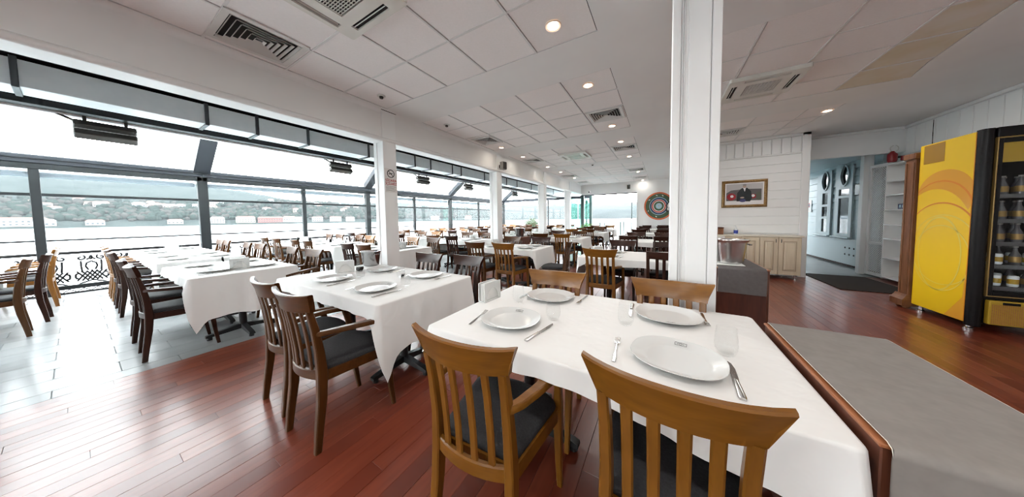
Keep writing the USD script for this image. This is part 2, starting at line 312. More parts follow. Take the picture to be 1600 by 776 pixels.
# right hand walls
wc = struct_xf('wall_centre')
obj('wall_core', bx(.80, 2.55, 7.515, 7.62, 0, CE + .03), 'white_paint', wc, smooth=False)
nb = 9
for i in range(nb): obj('siding_board', rb(.80, 2.44, 7.497, 7.516, .9 + i * 1.63 / nb, .9 + (i + 1) * 1.63 / nb - .003, .004), 'white_paint', wc, smooth=False)
for i in range(11): obj('frieze_board', rb(.80 + i * .149, .80 + (i + 1) * .149 - .012, 7.495, 7.517, 2.56, 2.87, .006), 'white_paint', wc, smooth=False)
obj('frieze_rail', rb(.80, 2.44, 7.49, 7.516, 2.53, 2.56, .004), 'white_trim', wc, smooth=False)
obj('corner_trim', rb(2.44, 2.56, 7.485, 7.63, 0, CE, .005), 'white_trim', wc, smooth=False)
obj('cornice', rb(.80, 2.56, 7.485, 7.516, 2.885, CE, .005), 'white_trim', wc, smooth=False)
ws = struct_xf('wall_inner')
obj('wall_core', bx(.80, .90, 7.62, YF, 0, CE + .03), 'white_paint', ws, smooth=False)
wr = struct_xf('wall_right')
obj('wall_core', bx(4.0, 4.12, YB, 12.6, 0, CE + .03), 'white_paint', wr, smooth=False)
for i in range(40): obj('frieze_board', rb(3.985, 4.002, 8.02 - (i + 1) * .2 + .008, 8.02 - i * .2, 2.44, 2.87, .005), 'white_paint', wr, smooth=False)
obj('cornice', rb(3.955, 4.0, 0, 8.04, 2.885, CE, .008), 'white_trim', wr, smooth=False)
obj('frieze_rail', rb(3.97, 4.0, 0, 8.04, 2.40, 2.44, .005), 'white_trim', wr, smooth=False)
obj('seam_batten', rb(3.98, 4.0, 7.466, 7.474, 2.44, 2.87, .002), 'diffuser_dark', wr, smooth=False)
wp = struct_xf('wall_passage')
obj('fascia', bx(2.55, 4.0, 8.05, 8.16, 2.46, CE + .03), 'white_paint', wp, smooth=False)
obj('fascia_cornice', rb(2.55, 4.0, 8.02, 8.05, 2.885, CE, .006), 'white_trim', wp, smooth=False)
obj('side_return', bx(2.50, 2.56, 7.62, 12.6, 0, CE), 'corridor_paint', wp, smooth=False)
obj('passage_ceiling', bx(2.5, 4.0, 8.16, 12.6, 2.53, 2.6), 'corridor_paint', wp, smooth=False)
obj('dado_panel', bx(3.92, 4.0, 8.45, 12.6, .06, .63), 'corridor_paint', wp, smooth=False)
obj('skirting_gap', bx(3.95, 4.0, 8.45, 12.6, 0, .06), 'dark_gap', wp, smooth=False)
obj('dado_cap', rb(3.895, 3.95, 8.45, 12.6, .63, .67, .004), 'corridor_paint', wp, smooth=False)
for i in range(10): obj('siding_board', hullm([(3.935, y, .67 + i * .187) for y in (8.45, 12.6)] + [(3.915, y, .672 + i * .187) for y in (8.45, 12.6)] + [(3.93, y, .67 + (i + 1) * .187) for y in (8.45, 12.6)] + [(4., y, .67 + i * .187) for y in (8.45, 12.6)] + [(4., y, .67 + (i + 1) * .187) for y in (8.45, 12.6)]), 'corridor_paint', wp, smooth=False)
obj('vent_holes', cat_([xf(lathe([(0, 0), (.022, 0), (.022, .006), (0, .006)], 10), -math.pi / 2, (3.921, y, z), [0, 1, 0]) for y in (9.05, 9.22, 9.39, 9.56) for z in (.30, .46)]), 'diffuser_dark', wp)
obj('end_post', rb(3.66, 3.80, 8.43, 8.55, 0, 2.53, .006), 'white_paint', wp, smooth=False)
for n, (y0, y1, panes, oval) in enumerate([(10.20, 10.92, [(10.36, 10.62, 1.55, 1.86), (10.36, 10.62, 1.22, 1.49), (10.36, 10.62, .80, 1.16)], (10.48, 2.19)), (9.32, 10.0, [(9.44, 9.86, 1.74, 1.90), (9.44, 9.86, .80, 1.68)], (9.62, 2.23))]):
    w = struct_xf('window_%d' % (n + 20))
    fr = sbox(y0, .72, y1, 2.44)
    for a, b, c_, d in panes: fr = fr.difference(sbox(a, c_, b, d))
    el = Polygon([(oval[0] + .155 * math.cos(t) * (1 - .25 * abs(math.sin(t))), oval[1] + .24 * math.sin(t)) for t in np.linspace(0, 2 * math.pi, 24, endpoint=False)])
    fr = fr.difference(el)
    obj('window_frame', wall_yz(extr(fr, 0, .05), 3.94, -1), 'corridor_paint', w, smooth=False)
    for a, b, c_, d in panes: obj('pane', bx(3.912, 3.916, a, b, c_, d), 'dark_glass', w, smooth=False)
    obj('oval_pane', wall_yz(extr(el, 0, .004), 3.916, -1), 'dark_glass', w, smooth=False)
    ring = el.buffer(.03).difference(el)
    obj('oval_moulding', wall_yz(extr(ring, 0, .02), 3.89, -1), 'corridor_paint', w, smooth=False)
    obj('window_sill', rb(3.83, 3.92, y0 - .03, y1 + .03, .69, .725, .004), 'corridor_paint', w, smooth=False)

wk = struct_xf('wall_back')
obj('wall_panel', extr(sbox(0, 0, 1, 1), 0, 1) if False else wall_xz(extr(sbox(-3.9, 0, 4.1, CE).difference(sbox(-1.6, .9, 1.6, 2.0)), 0, .15), YB), 'white_paint', wk, smooth=False)
wb = struct_xf('window_7')
obj('pane', bx(-1.6, 1.6, YB - .08, YB - .07, .9, 2.0), 'pane', wb, smooth=False)
for x in (-1.57, -.5, .5, 1.57): obj('window_bar', rb(x - .03, x + .03, YB - .12, YB - .03, .9, 2.0, .004), 'white_trim', wb, smooth=False)
# terrace glass wall, bay by bay
MAIN = [-6.6, -2.5, 1.6, 5.6, 9.95, 15.2]
MIDS = [-4.5, -.31, 3.61, 7.70, 12.35]
for k in range(5):
    y0, y1, ym = MAIN[k], MAIN[k + 1], MIDS[k]
    w = struct_xf('window_%d' % (k + 1))
    obj('post', rb(WX - .09, WX + .05, y1 - .08, y1 + .08, 0, 2.40, .006), 'steel_frame', w, smooth=False)
    obj('mullion', rb(WX - .06, WX + .03, ym - .048, ym + .048, 0, 2.32, .005), 'steel_frame', w, smooth=False)
    obj('transom_beam', rb(WX - .10, WX + .06, y0, y1, 2.385, 2.53, .012), 'beam_grey', w, smooth=False)
    obj('transom_lip', bx(WX - .04, WX + .085, y0, y1, 2.455, 2.468), 'steel_frame', w, smooth=False)
    obj('head_rail', rb(WX - .05, WX + .05, y0, y1, 2.285, 2.38, .006), 'steel_frame', w, smooth=False)
    obj('blind_cassette', rb(WX - .16, WX - .07, y0 + .1, y1 - .1, 2.15, 2.25, .02), 'blind_grey', w, smooth=False)
    for a, b in ((y0 + .08, ym - .05), (ym + .05, y1 - .08)):
        obj('middle_rail', bx(WX - .03, WX + .03, a, b, 1.812, 1.862), 'steel_frame', w, smooth=False)
        obj('lower_rail', bx(WX - .01, WX + .01, a, b, 1.004, 1.028), 'steel_frame', w, smooth=False)
        obj('pane', bx(WX - .004, WX + .004, a, b, 1.028, 1.812), 'pane', w, smooth=False)
        obj('pane', bx(WX - .004, WX + .004, a, b, 1.862, 2.29), 'pane', w, smooth=False)
w = struct_xf('window_6')
obj('end_beam', rb(WX - .1, -3.6, 15.14, 15.28, 2.40, 2.55, .01), 'beam_grey', w, smooth=False)
for x in (-6.2, -4.85): obj('end_post', rb(x - .035, x + .035, 15.16, 15.24, 0, 2.42, .005), 'steel_frame', w, smooth=False)
for a, b, m_ in ((WX + .05, -6.25, 'pane'), (-6.15, -4.9, 'pane'), (-4.8, -4.35, 'pane_green'), (-4.25, -3.62, 'pane_green')): obj('end_pane', bx(a, b, 15.19, 15.2, .05, 2.40), m_, w, smooth=False)
obj('end_post', rb(-3.62, -3.48, 15.1, 15.26, 0, 2.55, .005), 'pole_dark', w, smooth=False)
# sloping glass roof of the terrace
ro = struct_xf('roof')
SL = .75
def rz_(x): return 2.47 + SL * (x - (WX + .05))
for y in MAIN:
    a, b = WX + .02, -5.55
    obj('roof_beam', hullm([(x, yy, rz_(x) + dz) for x in (a, b) for yy in (y - .13, y + .13) for dz in (0, .2)]), 'beam_grey', ro, smooth=False)
for k in range(5):
    obj('roof_pane', hullm([(x, yy, rz_(x) + .17 + dz) for x in (WX + .02, -5.55) for yy in (MAIN[k] + .09, MAIN[k + 1] - .09) for dz in (0, .008)]), 'pane', ro, smooth=False)
obj('roof_end_wall', bx(-5.68, -5.60, -6.6, 15.2, 2.60, 5.6), 'white_paint', ro, smooth=False)
obj('dark_soffit', bx(-5.60, -3.82, -6.6, 15.2, 2.82, 2.90), 'black_soffit', ro, smooth=False)
obj('gutter_beam', rb(-5.62, -5.46, -6.6, 15.2, 2.515, 2.59, .006), 'steel_frame', ro, smooth=False)
obj('gutter_lip', bx(-5.70, -5.62, -6.6, 15.2, 2.495, 2.52), 'white_trim', ro, smooth=False)
FL = [-3.2, -1.7, -.2, .92, 1.39, 2.0, 3.0, 4.1, 4.57, 5.34, 5.7, 6.82, 8.2, 9.0, 10.3, 11.8, 13.0]
du = thing('air_duct', 'long galvanised ventilation duct hanging along the window side above the terrace', 'duct', (-5.16, 0, 2.55))
ED = [-4.5] + FL + [14.5]
for a, b in zip(ED[:-1], ED[1:]): obj('duct_section', rb(-.16, .16, a + .012, b - .012, 0, .24, .004), 'galvanised', du, smooth=False)
for y in FL: obj('flange', rb(-.175, .175, y - .018, y + .018, -.015, .258, .004), 'galvanised_dark', du, smooth=False)

# wrought-iron railing along the glass, one thing per bay
def scroll_panel(yc):
    ms = []; x = -9.66; r = .012
    def T_(pts, rr=r): ms.append(tube([(x, yc + a, b) for a, b in pts], rr, 5, caps=False))
    for s in (-1, 1):
        T_([(s * (.105 + (.052 - .0075 * t) * math.cos(2.2 + s * 0 + t)) * 1., .66 + (.052 - .0075 * t) * math.sin(2.2 + t)) for t in np.linspace(0, 6.5, 22)])
        T_([(s * .105, .60), (s * .105, .50), (s * .098, .40)])
        T_([(s * .045, .62), (s * .02, .645), (0, .65)]); T_([(s * .0, .70), (s * .012, .665), (0, .62)])
        T_([(s * .0, .585), (s * .05, .55), (s * .06, .49), (s * .035, .42)])
        T_([(s * (.15 + .02 * math.cos(t)), .31 + .05 * math.sin(t)) for t in np.linspace(-2.2, 2.2, 9)], .014)
    for k in range(-2, 3):
        for s in (-1, 1):
            a, b = (-.13, .20 + k * .05), (.13, .20 + k * .05 + s * .0)
            T_([(k * .05 - s * .055, .22), (k * .05 + s * .055, .40)])
    for k in range(-2, 3): ms.append(xf(T.creation.icosphere(0, .014), None, (x, yc + k * .05, .405 - abs(k) * .01)))
    for k in range(-2, 3): ms.append(xf(T.creation.icosphere(0, .012), None, (x, yc + k * .05, .22)))
    T_([(-.14, .16), (0, .22), (.14, .16)])
    return cat_(ms)
for k in range(1, 5):
    y0, y1 = MAIN[k] + .09, MAIN[k + 1] - .09
    t = thing('balcony_railing', 'wrought iron scrollwork railing outside the glass, %s bay from the camera' % ['first', 'second', 'third', 'fourth'][k - 1], 'railing', (0, 0, 0), 0, None)
    obj('top_rail', rb(-9.69, -9.64, y0, y1, .745, .79, .004), 'wrought_iron', t, smooth=False)
    obj('kerb_bar', rb(-9.66, -9.60, y0, y1, .085, .16, .004), 'steel_frame', t, smooth=False)
    obj('bottom_bar', bx(-9.65, -9.61, y0, y1, 0, .026), 'wrought_iron', t, smooth=False)
    n = int((y1 - y0) / .39)
    for i in range(n): obj('scroll_panel', scroll_panel(y0 + (i + .5) * (y1 - y0) / n), 'wrought_iron', t, smooth=True)
    zz = np.arange(y0, y1, .07)
    obj('zigzag_bar', tube([(-9.64, y, .02 + .06 * (i % 2)) for i, y in enumerate(zz)], .009, 5), 'wrought_iron', t, smooth=False)
# ------------------------------------------------------------ dining chairs (front towards +y, standing on z = 0)
def bow(x, w, d): return -d * (1 - (x / w) ** 2)
def curve_box(xs, yf, zf, hz, ty, lean=0.):
    """A plank running along x: centre line yf(x), bottom/top heights zf(x) -> (z0, z1)."""
    secs = []
    for x in xs:
        z0, z1 = zf(x); y = yf(x); c = min(.005, ty / 3)
        secs.append([(x, y - ty / 2, z0 + c), (x, y - ty / 2 - lean, z1 - c), (x, y - ty / 2 - lean + c, z1), (x, y + ty / 2 - lean - c, z1), (x, y + ty / 2 - lean, z1 - c), (x, y + ty / 2, z0 + c), (x, y + ty / 2 - c, z0), (x, y - ty / 2 + c, z0)])
    return loft(secs)
def post(path, wx, wy):
    """path: (x, y, z); wx, wy widths per point; chamfered section."""
    secs = []
    for (x, y, z), a, b in zip(path, wx, wy):
        a /= 2; b /= 2; c = .005
        secs.append([(x - a + c, y - b, z), (x + a - c, y - b, z), (x + a, y - b + c, z), (x + a, y + b - c, z), (x + a - c, y + b, z), (x - a + c, y + b, z), (x - a, y + b - c, z), (x - a, y - b + c, z)])
    return loft(secs)
def seat_shape(d=0.):
    fx, rx = .222, .172
    pts = [(-rx, -.185), (-fx, .14)] + [(-fx * math.cos(t), .14 + .085 * math.sin(t)) for t in np.linspace(.15, math.pi - .15, 11)] + [(fx, .14), (rx, -.185)]
    return Polygon(pts).buffer(-d)
def make_chair(wood, square=False, arms=True):
    def build(label, loc, rz, group):
        t = thing('dining_chair', label, 'chair', loc, rz, group)
        W, Wh = wood, wood + '_h'
        for s in (-1, 1):
            zt = .90 if square else .805
            path = [(s * .172, -.235, 0), (s * .170, -.222, .12), (s * .166, -.200, .28), (s * .163, -.190, .43), (s * .160, -.196, .56), (s * .160, -.214, .70), (s * .162, -.236, zt)]
            obj('rear_leg', post(path, [.030, .034, .036, .036, .034, .032, .032], [.034, .040, .046, .052, .044, .038, .030]), W, t, smooth=25)
        for s in (-1, 1):
            zt = .62 if arms else .44
            path = [(s * .206, .225, 0), (s * .208, .205, .15), (s * .210, .190, .32), (s * .212, .185, .44)] + ([(s * .216, .172, .54), (s * .218, .150, .632)] if arms else [])
            obj('front_leg', post(path, [.026, .032, .038, .038, .032, .034][:len(path)], [.026, .032, .040, .042, .034, .036][:len(path)]), W, t, smooth=25)
        if square:
            obj('top_rail', curve_box(np.linspace(-.150, .150, 7), lambda x: -.226 + bow(x, .15, .012), lambda x: (.815, .898), 0, .024, .01), Wh, t, smooth=25)
            sl = (-.068, 0., .068); ztop = .825
        else:
            secs = []
            for u in np.linspace(-1, 1, 13):
                xb, xt = .181 * u, .217 * u; yb = -.226 + bow(u, 1, .040); yt = yb - .024; z0 = .797 + .004 * u * u; z1 = .898 + .010 * u ** 4; w = .013; c = .005
                xm = xb + (xt - xb) * .22
                secs.append([(xb, yb - w, z0), (xm, yb - w - .006, z0 + .04), (xt, yt - w, z1 - c), (xt, yt - w + c, z1), (xt, yt + w - c, z1), (xt, yt + w, z1 - c), (xm, yb + w - .006, z0 + .04), (xb, yb + w, z0)])
            obj('top_rail', loft(secs), Wh, t, smooth=30); sl = (-.098, -.033, .033, .098); ztop = .81
        db = .012 if square else .034
        for x in sl:
            path = [(x, -.190 + bow(x, .16, db), .44), (x, -.197 + bow(x, .16, db), .56), (x, -.213 + bow(x, .16, db), .70), (x, -.232 + bow(x, .16, db), ztop)]
            obj('back_slat', post(path, [.030, .030, .031, .032], [.013] * 4), W, t, smooth=25)
        obj('lower_back_rail', curve_box(np.linspace(-.150, .150, 9), lambda x: -.192 + bow(x, .16, db), lambda x: (.395, .452), 0, .022), Wh, t, smooth=25)
        ring = seat_shape(0).difference(seat_shape(.024))
        obj('seat_frame', extr(ring.simplify(.001), .385, .442), Wh, t, smooth=25)
        secs = []
        for d, z in ((.010, .432), (.004, .448), (.006, .464), (.020, .476), (.05, .482), (.10, .485)):
            p = affinity.scale(seat_shape(.006), 1 - d * 3.2, 1 - d * 3.2); secs.append([(x, y, z) for x, y in list(p.exterior.coords)[:-1]])
        obj('seat_cushion', loft(secs), 'cushion', t, smooth=60)
        if arms:
            for s in (-1, 1):
                cl = [(.166, -.205, .668), (.186, -.165, .668), (.208, -.08, .664), (.226, .02, .656), (.231, .11, .645), (.222, .175, .634)]
                secs = []
                for i, (x, y, z) in enumerate(cl):
                    w = (.026, .036, .042, .044, .042, .034)[i] / 2; h = .013
                    nx, ny = ((.8, -.6), (.9, -.4), (.96, -.25), (1, -.1), (1, .05), (.97, .2))[i]
                    q = [(x - nx * w, y - ny * w, z - h), (x + nx * w, y + ny * w, z - h), (x + nx * w, y + ny * w, z + h * .5), (x + nx * w * .7, y + ny * w * .7, z + h), (x - nx * w * .7, y - ny * w * .7, z + h), (x - nx * w, y - ny * w, z + h * .5)]
                    secs.append([(s * a, b, c) for a, b, c in q])
                obj('armrest', loft(secs), Wh, t, smooth=40)
        return t
    return build
CHAIR = {'honey': make_chair('wood_honey'), 'honeyless': make_chair('wood_honey', False, False), 'walnut': make_chair('wood_walnut'), 'mahogany': make_chair('wood_mahogany'), 'mahoganyless': make_chair('wood_mahogany', False, False), 'walnutless': make_chair('wood_walnut', False, False), 'square': make_chair('wood_mahogany', True, False)}
WOODW = {'honey': 'honey armchair', 'honeyless': 'honey-brown armless chair', 'walnut': 'brown armchair', 'mahogany': 'dark armchair', 'mahoganyless': 'dark armless chair', 'square': 'dark square-backed chair'}
def chair(kind, where, x, yback, facing, dx=0., turn=0., group=None):
    """yback: where the chair's back stands; facing +1 looks to +y, -1 to -y."""
    place('chair_' + kind, CHAIR[kind], '%s %s' % (WOODW[kind], where), (x, yback + .235 * facing, 0), (0 if facing > 0 else 180) + turn, group or 'slatted wooden dining chairs around the laid tables')

# ------------------------------------------------------------ tables, cloths and what is laid on them
def cloth_mesh(lx, ly, hang, seed, rng=None):
    """Draped cloth: flat top lx by ly at z = .752, skirt falling hang = dict(l, r, f, b)."""
    r0 = .018; rs = np.random.RandomState(seed); per = []
    def side(p0, p1, nrm, key):
        n = max(4, int(np.hypot(*(np.array(p1) - p0)) / .028))
        for t in np.linspace(0, 1, n, endpoint=False): per.append((np.array(p0) + (np.array(p1) - p0) * t, np.array(nrm, float), key, 0.))
    def corner(c, a0, k0, k1):
        for j in range(7):
            a = a0 + j / 6 * math.pi / 2; per.append((np.array(c) + r0 * np.array([math.cos(a), math.sin(a)]), np.array([math.cos(a), math.sin(a)]), (k0, k1, j / 6), 1 - abs(j / 3 - 1)))
    X, Y = lx / 2, ly / 2
    side((-X + r0, -Y), (X - r0, -Y), (0, -1), 'f'); corner((X - r0, -Y + r0), -math.pi / 2, 'f', 'r')
    side((X, -Y + r0), (X, Y - r0), (1, 0), 'r'); corner((X - r0, Y - r0), 0, 'r', 'b')
    side((X - r0, Y), (-X + r0, Y), (0, 1), 'b'); corner((-X + r0, Y - r0), math.pi / 2, 'b', 'l')
    side((-X, Y - r0), (-X, -Y + r0), (-1, 0), 'l'); corner((-X + r0, -Y + r0), math.pi, 'l', 'f')
    n = len(per); P = np.array([p for p, _, _, _ in per]); N = np.array([a for _, a, _, _ in per])
    hg = np.zeros(n); ck = np.array([c for _, _, _, c in per])
    for i, (_, _, k, _) in enumerate(per):
        hg[i] = (hang[k] + (max(0, P[i][0] / X) ** 1.3 * (hang['f2'] - hang['f']) if k == 'f' and 'f2' in hang else 0)) if isinstance(k, str) else hang[k[0]] * (1 - k[2]) + hang[k[1]] * k[2]
    cpts = [P[i] for i in range(n) if ck[i] > .99]
    dc = np.min([np.hypot(*(P - c).T) for c in cpts], axis=0)
    arc = np.cumsum(np.r_[0, np.hypot(*np.diff(P, axis=0).T)]); L = arc[-1] + .02; ph = rs.rand(6) * 6.28
    wave = lambda k, p: np.sin(2 * math.pi * round(k * L) / L * arc + ph[p])
    cornerish = np.exp(-(dc / .065) ** 2)
    hg = hg * (1 + .03 * wave(1.4, 0) + .03 * wave(3.1, 1)) + cornerish * np.minimum(.14, hg * .55)
    W = .55 * wave(4.2, 2) + .45 * wave(7.1, 3)
    rings = []
    for s, out, dz in ((0, 0, 0), (0, .006, -.0025), (0, .009, -.009)):
        q = P + N * out; rings.append(np.c_[q, np.full(n, .752 + dz)])
    for s in (.15, .3, .45, .6, .75, .88, 1.0):
        amp = (.004 + .026 * hg) * s
        q = P + N * (.009 + .012 * s + amp * W * (1 - np.exp(-(dc / .15) ** 2)) + cornerish * .022 * s)[:, None]
        rings.append(np.c_[q, .752 - .009 - hg * s])
    top = []
    for f in (.0, .5, .85, .97):
        top.append(np.c_[P * f, np.full(n, .752)])
    R = top + rings; R[0][:, :2] *= 0
    R[0] = R[0] + 0
    return loft(R, caps=False)
def cloth(where, x0, x1, y0, y1, hang, seed, cat='tablecloth'):
    t = thing('tablecloth', 'white cloth %s' % where, cat, ((x0 + x1) / 2, (y0 + y1) / 2, 0), 0, 'white tablecloths on the dining tables')
    m = cloth_mesh(x1 - x0, y1 - y0, hang, seed); m.merge_vertices(); m.update_faces(m.nondegenerate_faces())
    obj('cloth', m, 'cloth', t, smooth=55)
def table(where, x0, x1, y0, y1):
    lx, ly = x1 - x0 - .012, y1 - y0 - .012
    t = thing('dining_table', 'iron-footed table under the cloth, %s' % where, 'table', ((x0 + x1) / 2, (y0 + y1) / 2, 0), 0, 'dining tables under the white cloths')
    obj('table_top', rb(-lx / 2, lx / 2, -ly / 2, ly / 2, .722, .750, .006), 'table_wood', t, smooth=False)
    for s in (-1, 1):
        for a, b, c_, d in ((-lx / 2 + .05, lx / 2 - .05, s * (ly / 2 - .06) - .01, s * (ly / 2 - .06) + .01),): obj('apron', bx(a, b, c_, d, .66, .722), 'table_wood', t, smooth=False)
    for px in ((-lx * .26, lx * .26) if lx > 1.1 else (0,)):
        obj('column', tube([(px, 0, .06), (px, 0, .70)], .034, 10), 'table_iron', t, smooth=40)
        obj('top_plate', bx(px - .14, px + .14, -.14, .14, .705, .722), 'table_iron', t, smooth=False)
        feet = []
        for a in (0, 1, 2, 3):
            an = a * math.pi / 2 + math.pi / 4 * 0; ca, sa = math.cos(an), math.sin(an); rr = .30
            feet.append(loft([[(px + ca * d - sa * w, sa * d + ca * w, z) for w, z in ((-.026, .03 + dz * .4), (.026, .03 + dz * .4), (.022, .055 + dz), (-.022, .055 + dz))] for d, dz in ((.0, .05), (.12, .03), (rr - .03, .004), (rr, -.006))]))
            feet.append(xf(T.creation.cylinder(.022, .03, sections=10), None, (px + ca * (rr - .03), sa * (rr - .03), .016)))
        obj('foot_base', cat_(feet), 'table_iron', t, smooth=30)
PR = .155
def sup(a, b, e=2.3, n=40): return [(a * math.copysign(abs(math.cos(t)) ** (2 / e), math.cos(t)), b * math.copysign(abs(math.sin(t)) ** (2 / e), math.sin(t))) for t in np.linspace(0, 2 * math.pi, n, endpoint=False)]
def b_plate(label, loc, rz, group):
    t = thing('plate', label, 'plate', loc, rz, group)
    secs = [[(x, y, z) for x, y in sup(PR * f, PR * f * .94)] for f, z in ((.0, .0012), (.55, .0012), (.62, .0), (.70, .004), (.97, .021), (1.0, .0235), (.995, .0255), (.96, .0245), (.72, .0085), (.62, .0065), (.0, .0062))]
    m = loft(secs, caps=False); m.merge_vertices(); m.update_faces(m.nondegenerate_faces()); m.fix_normals()
    obj('dish', m, 'porcelain', t, smooth=50)
    st = sbox(-.021, -.008, .021, .008).difference(sbox(-.0195, -.0065, .0195, .0065)).union(Polygon([(.0055 * math.cos(a), .0055 * math.sin(a)) for a in np.linspace(0, 2 * math.pi, 12, endpoint=False)]).difference(Polygon([(.0042 * math.cos(a), .0042 * math.sin(a)) for a in np.linspace(0, 2 * math.pi, 12, endpoint=False)]))).union(sbox(-.012, -.001, -.007, .001)).union(sbox(.007, -.001, .012, .001))
    mm = extr(st, 0, .0005); mm = xf(mm, .42, None, [1, 0, 0]); mm.apply_translation((0, .115, .0182))
    obj('stamp', mm, 'stamp_grey', t, smooth=False)
    return t
def b_tumbler(label, loc, rz, group):
    t = thing('tumbler', label, 'glass', loc, rz, group)
    obj('glass_wall', lathe([(0, .001), (.020, .001), (.028, .006), (.0365, .026), (.0385, .045), (.0365, .075), (.0318, .112), (.0308, .113), (.0298, .112), (.0345, .075), (.0365, .045), (.0345, .027), (.024, .013), (0, .012)], 28), 'thin_glass', t, smooth=50)
    return t
def b_napkin(label, loc, rz, group):
    t = thing('napkin_holder', label, 'napkin holder', loc, rz, group)
    W, Hh = .165, .125
    plate = sbox(-W / 2, 0, W / 2, Hh).buffer(-.008).buffer(.008)
    arch = Polygon([(-.062, 0)] + [(.062 * math.cos(a), .085 * math.sin(a)) for a in np.linspace(math.pi, 0, 16)] + [(.062, 0)])
    fp = plate.difference(arch)
    for y, s in ((-.028, 1), (.022, 1)):
        obj('holder_side', wall_xz(extr(fp, 0, .006), y + .006), 'porcelain', t, smooth=False)
    obj('holder_base', bx(-W / 2 + .004, W / 2 - .004, -.028, .028, 0, .008), 'porcelain', t, smooth=False)
    obj('napkin_stack', cat_([rb(-W / 2 + .006, W / 2 - .006, -.013 + i * .005, -.0095 + i * .005, .008, Hh - .004 - .003 * (i % 2), .002) for i in range(5)]), 'napkin', t, smooth=False)
    return t
def b_fork(label, loc, rz, group):
    t = thing('fork', label, 'fork', loc, rz, group)
    prof = [(-.100, .0065, .003), (-.06, .0075, .004), (-.02, .004, .006), (.02, .0032, .008), (.045, .006, .006), (.055, .0105, .004)]
    obj('handle', loft([[(-w, y, z), (w, y, z), (w * .7, y, z + .002), (-w * .7, y, z + .002)] for y, w, z in prof]), 'cutlery_steel', t, smooth=30)
    obj('tines', cat_([loft([[(x - .0016, y, z), (x + .0016, y, z), (x + .0016, y, z + .0018), (x - .0016, y, z + .0018)] for y, z in ((.052, .004), (.075, .004), (.100, .009))]) for x in (-.0088, -.003, .003, .0088)]), 'cutlery_steel', t, smooth=30)
    return t
def b_knife(label, loc, rz, group):
    t = thing('knife', label, 'knife', loc, rz, group)
    obj('handle', loft([[(-w, y, .001), (w, y, .001), (w, y, .006), (w * .5, y, .009), (-w * .5, y, .009), (-w, y, .006)] for y, w in ((-.115, .008), (-.105, .0105), (-.02, .0075), (-.012, .008))]), 'cutlery_steel', t, smooth=30)
    obj('blade', loft([[(-w, y, .003), (w2, y, .003), (w2, y, .0042), (-w, y, .005)] for y, w, w2 in ((-.014, .005, .005), (0, .006, .010), (.07, .006, .011), (.105, .006, .006), (.118, .004, -.001))]), 'cutlery_steel', t, smooth=30)
    return t
B = dict(plate=b_plate, tumbler=b_tumbler, napkin_holder=b_napkin, fork=b_fork, knife=b_knife)
ZT = .752
def put(kind, label, x, y, rz=0., z=ZT, group=None): return place(kind, B[kind], label, (x, y, z), rz, group)
GR = dict(plate='white plates laid on the tables', tumbler='clear tumblers on the tables', fork='forks on the tablecloths', knife='knives on the tablecloths', napkin_holder='white napkin holders on the tables')

def dining(where, x0, x1, y0, y1, hang, chairs, seats, plates='auto', cutlery=False, glasses=True, napkin=None, seed=0, words=('front', 'back', 'left', 'right')):
    """A whole laid table; where names it. seats: x of the two seat columns."""
    table(where, x0, x1, y0, y1); cloth('on the ' + where, x0, x1, y0, y1, hang, seed)
    for kind, x, y, f, turn, say in chairs: chair(kind, say % where if '%s' in say else say, x, y, f, 0, turn)
    if plates is None: return
    rs = random.Random(seed)
    for i, x in enumerate(seats):
        for j, (y, f) in enumerate(((y0 + .225, 1), (y1 - .215, -1))):
            seat = '%s %s seat of the %s' % (words[j], words[2 + i], where)
            px, py = x + rs.uniform(-.015, .015), y + rs.uniform(-.012, .012)
            rot = (0 if f > 0 else 180) + rs.uniform(-4, 4)
            put('plate', 'white plate, ' + seat, px, py, rot, group=GR['plate'])
            if glasses: put('tumbler', 'clear tumbler, ' + seat, px + f * .17, py + f * .15, group=GR['tumbler'])
            if cutlery:
                put('fork', 'fork, ' + seat, px - f * .195, py - f * .03, rot + f * rs.uniform(-6, 8), group=GR['fork'])
                put('knife', 'knife, ' + seat, px + f * .195, py - f * .03, rot + f * rs.uniform(-10, 4), group=GR['knife'])
    if napkin: put('napkin_holder', 'white napkin holder on the ' + where, napkin[0], napkin[1], napkin[2], group=GR['napkin_holder'])

# ---- the foreground table, laid item by item as it stands
w0 = 'foreground table'
table(w0, -1.03, .412, .905, 1.80); cloth('on the foreground table, nearest the camera', -1.035, .417, .90, 1.805, dict(l=.09, r=.30, f=.07, f2=.20, b=.07), 3)
chair('honey', 'with its back to the camera, left of the two in front', -.605, .66, 1, 0, 3)
chair('honeyless', 'closest to the camera, right of the two in front', .035, .735, 1, 0, -3)
chair('honey', 'behind the foreground table, left of the two facing the camera', -.655, 1.765, -1, 0, 3)
chair('honeyless', 'behind the foreground table, in front of the big white column', .045, 1.80, -1, 0, -1)
for lab, x, y, r in (('front left', -.685, 1.15, 6), ('front right', .055, 1.125, -10), ('back left', -.65, 1.62, 175), ('back right', .035, 1.59, 185)):
    put('plate', 'white plate, %s seat of the foreground table' % lab, x, y, r, group=GR['plate'])
for lab, x, y in (('right of the front left plate', -.495, 1.275), ('by the napkin holder', -.80, 1.44), ('in the middle', -.15, 1.385), ('at the front right corner', .225, 1.265)):
    put('tumbler', 'clear tumbler %s on the foreground table' % lab, x, y, group=GR['tumbler'])
def aim(ax, ay, bx_, by): return (ax + bx_) / 2, (ay + by) / 2, math.degrees(math.atan2(-(bx_ - ax), by - ay))
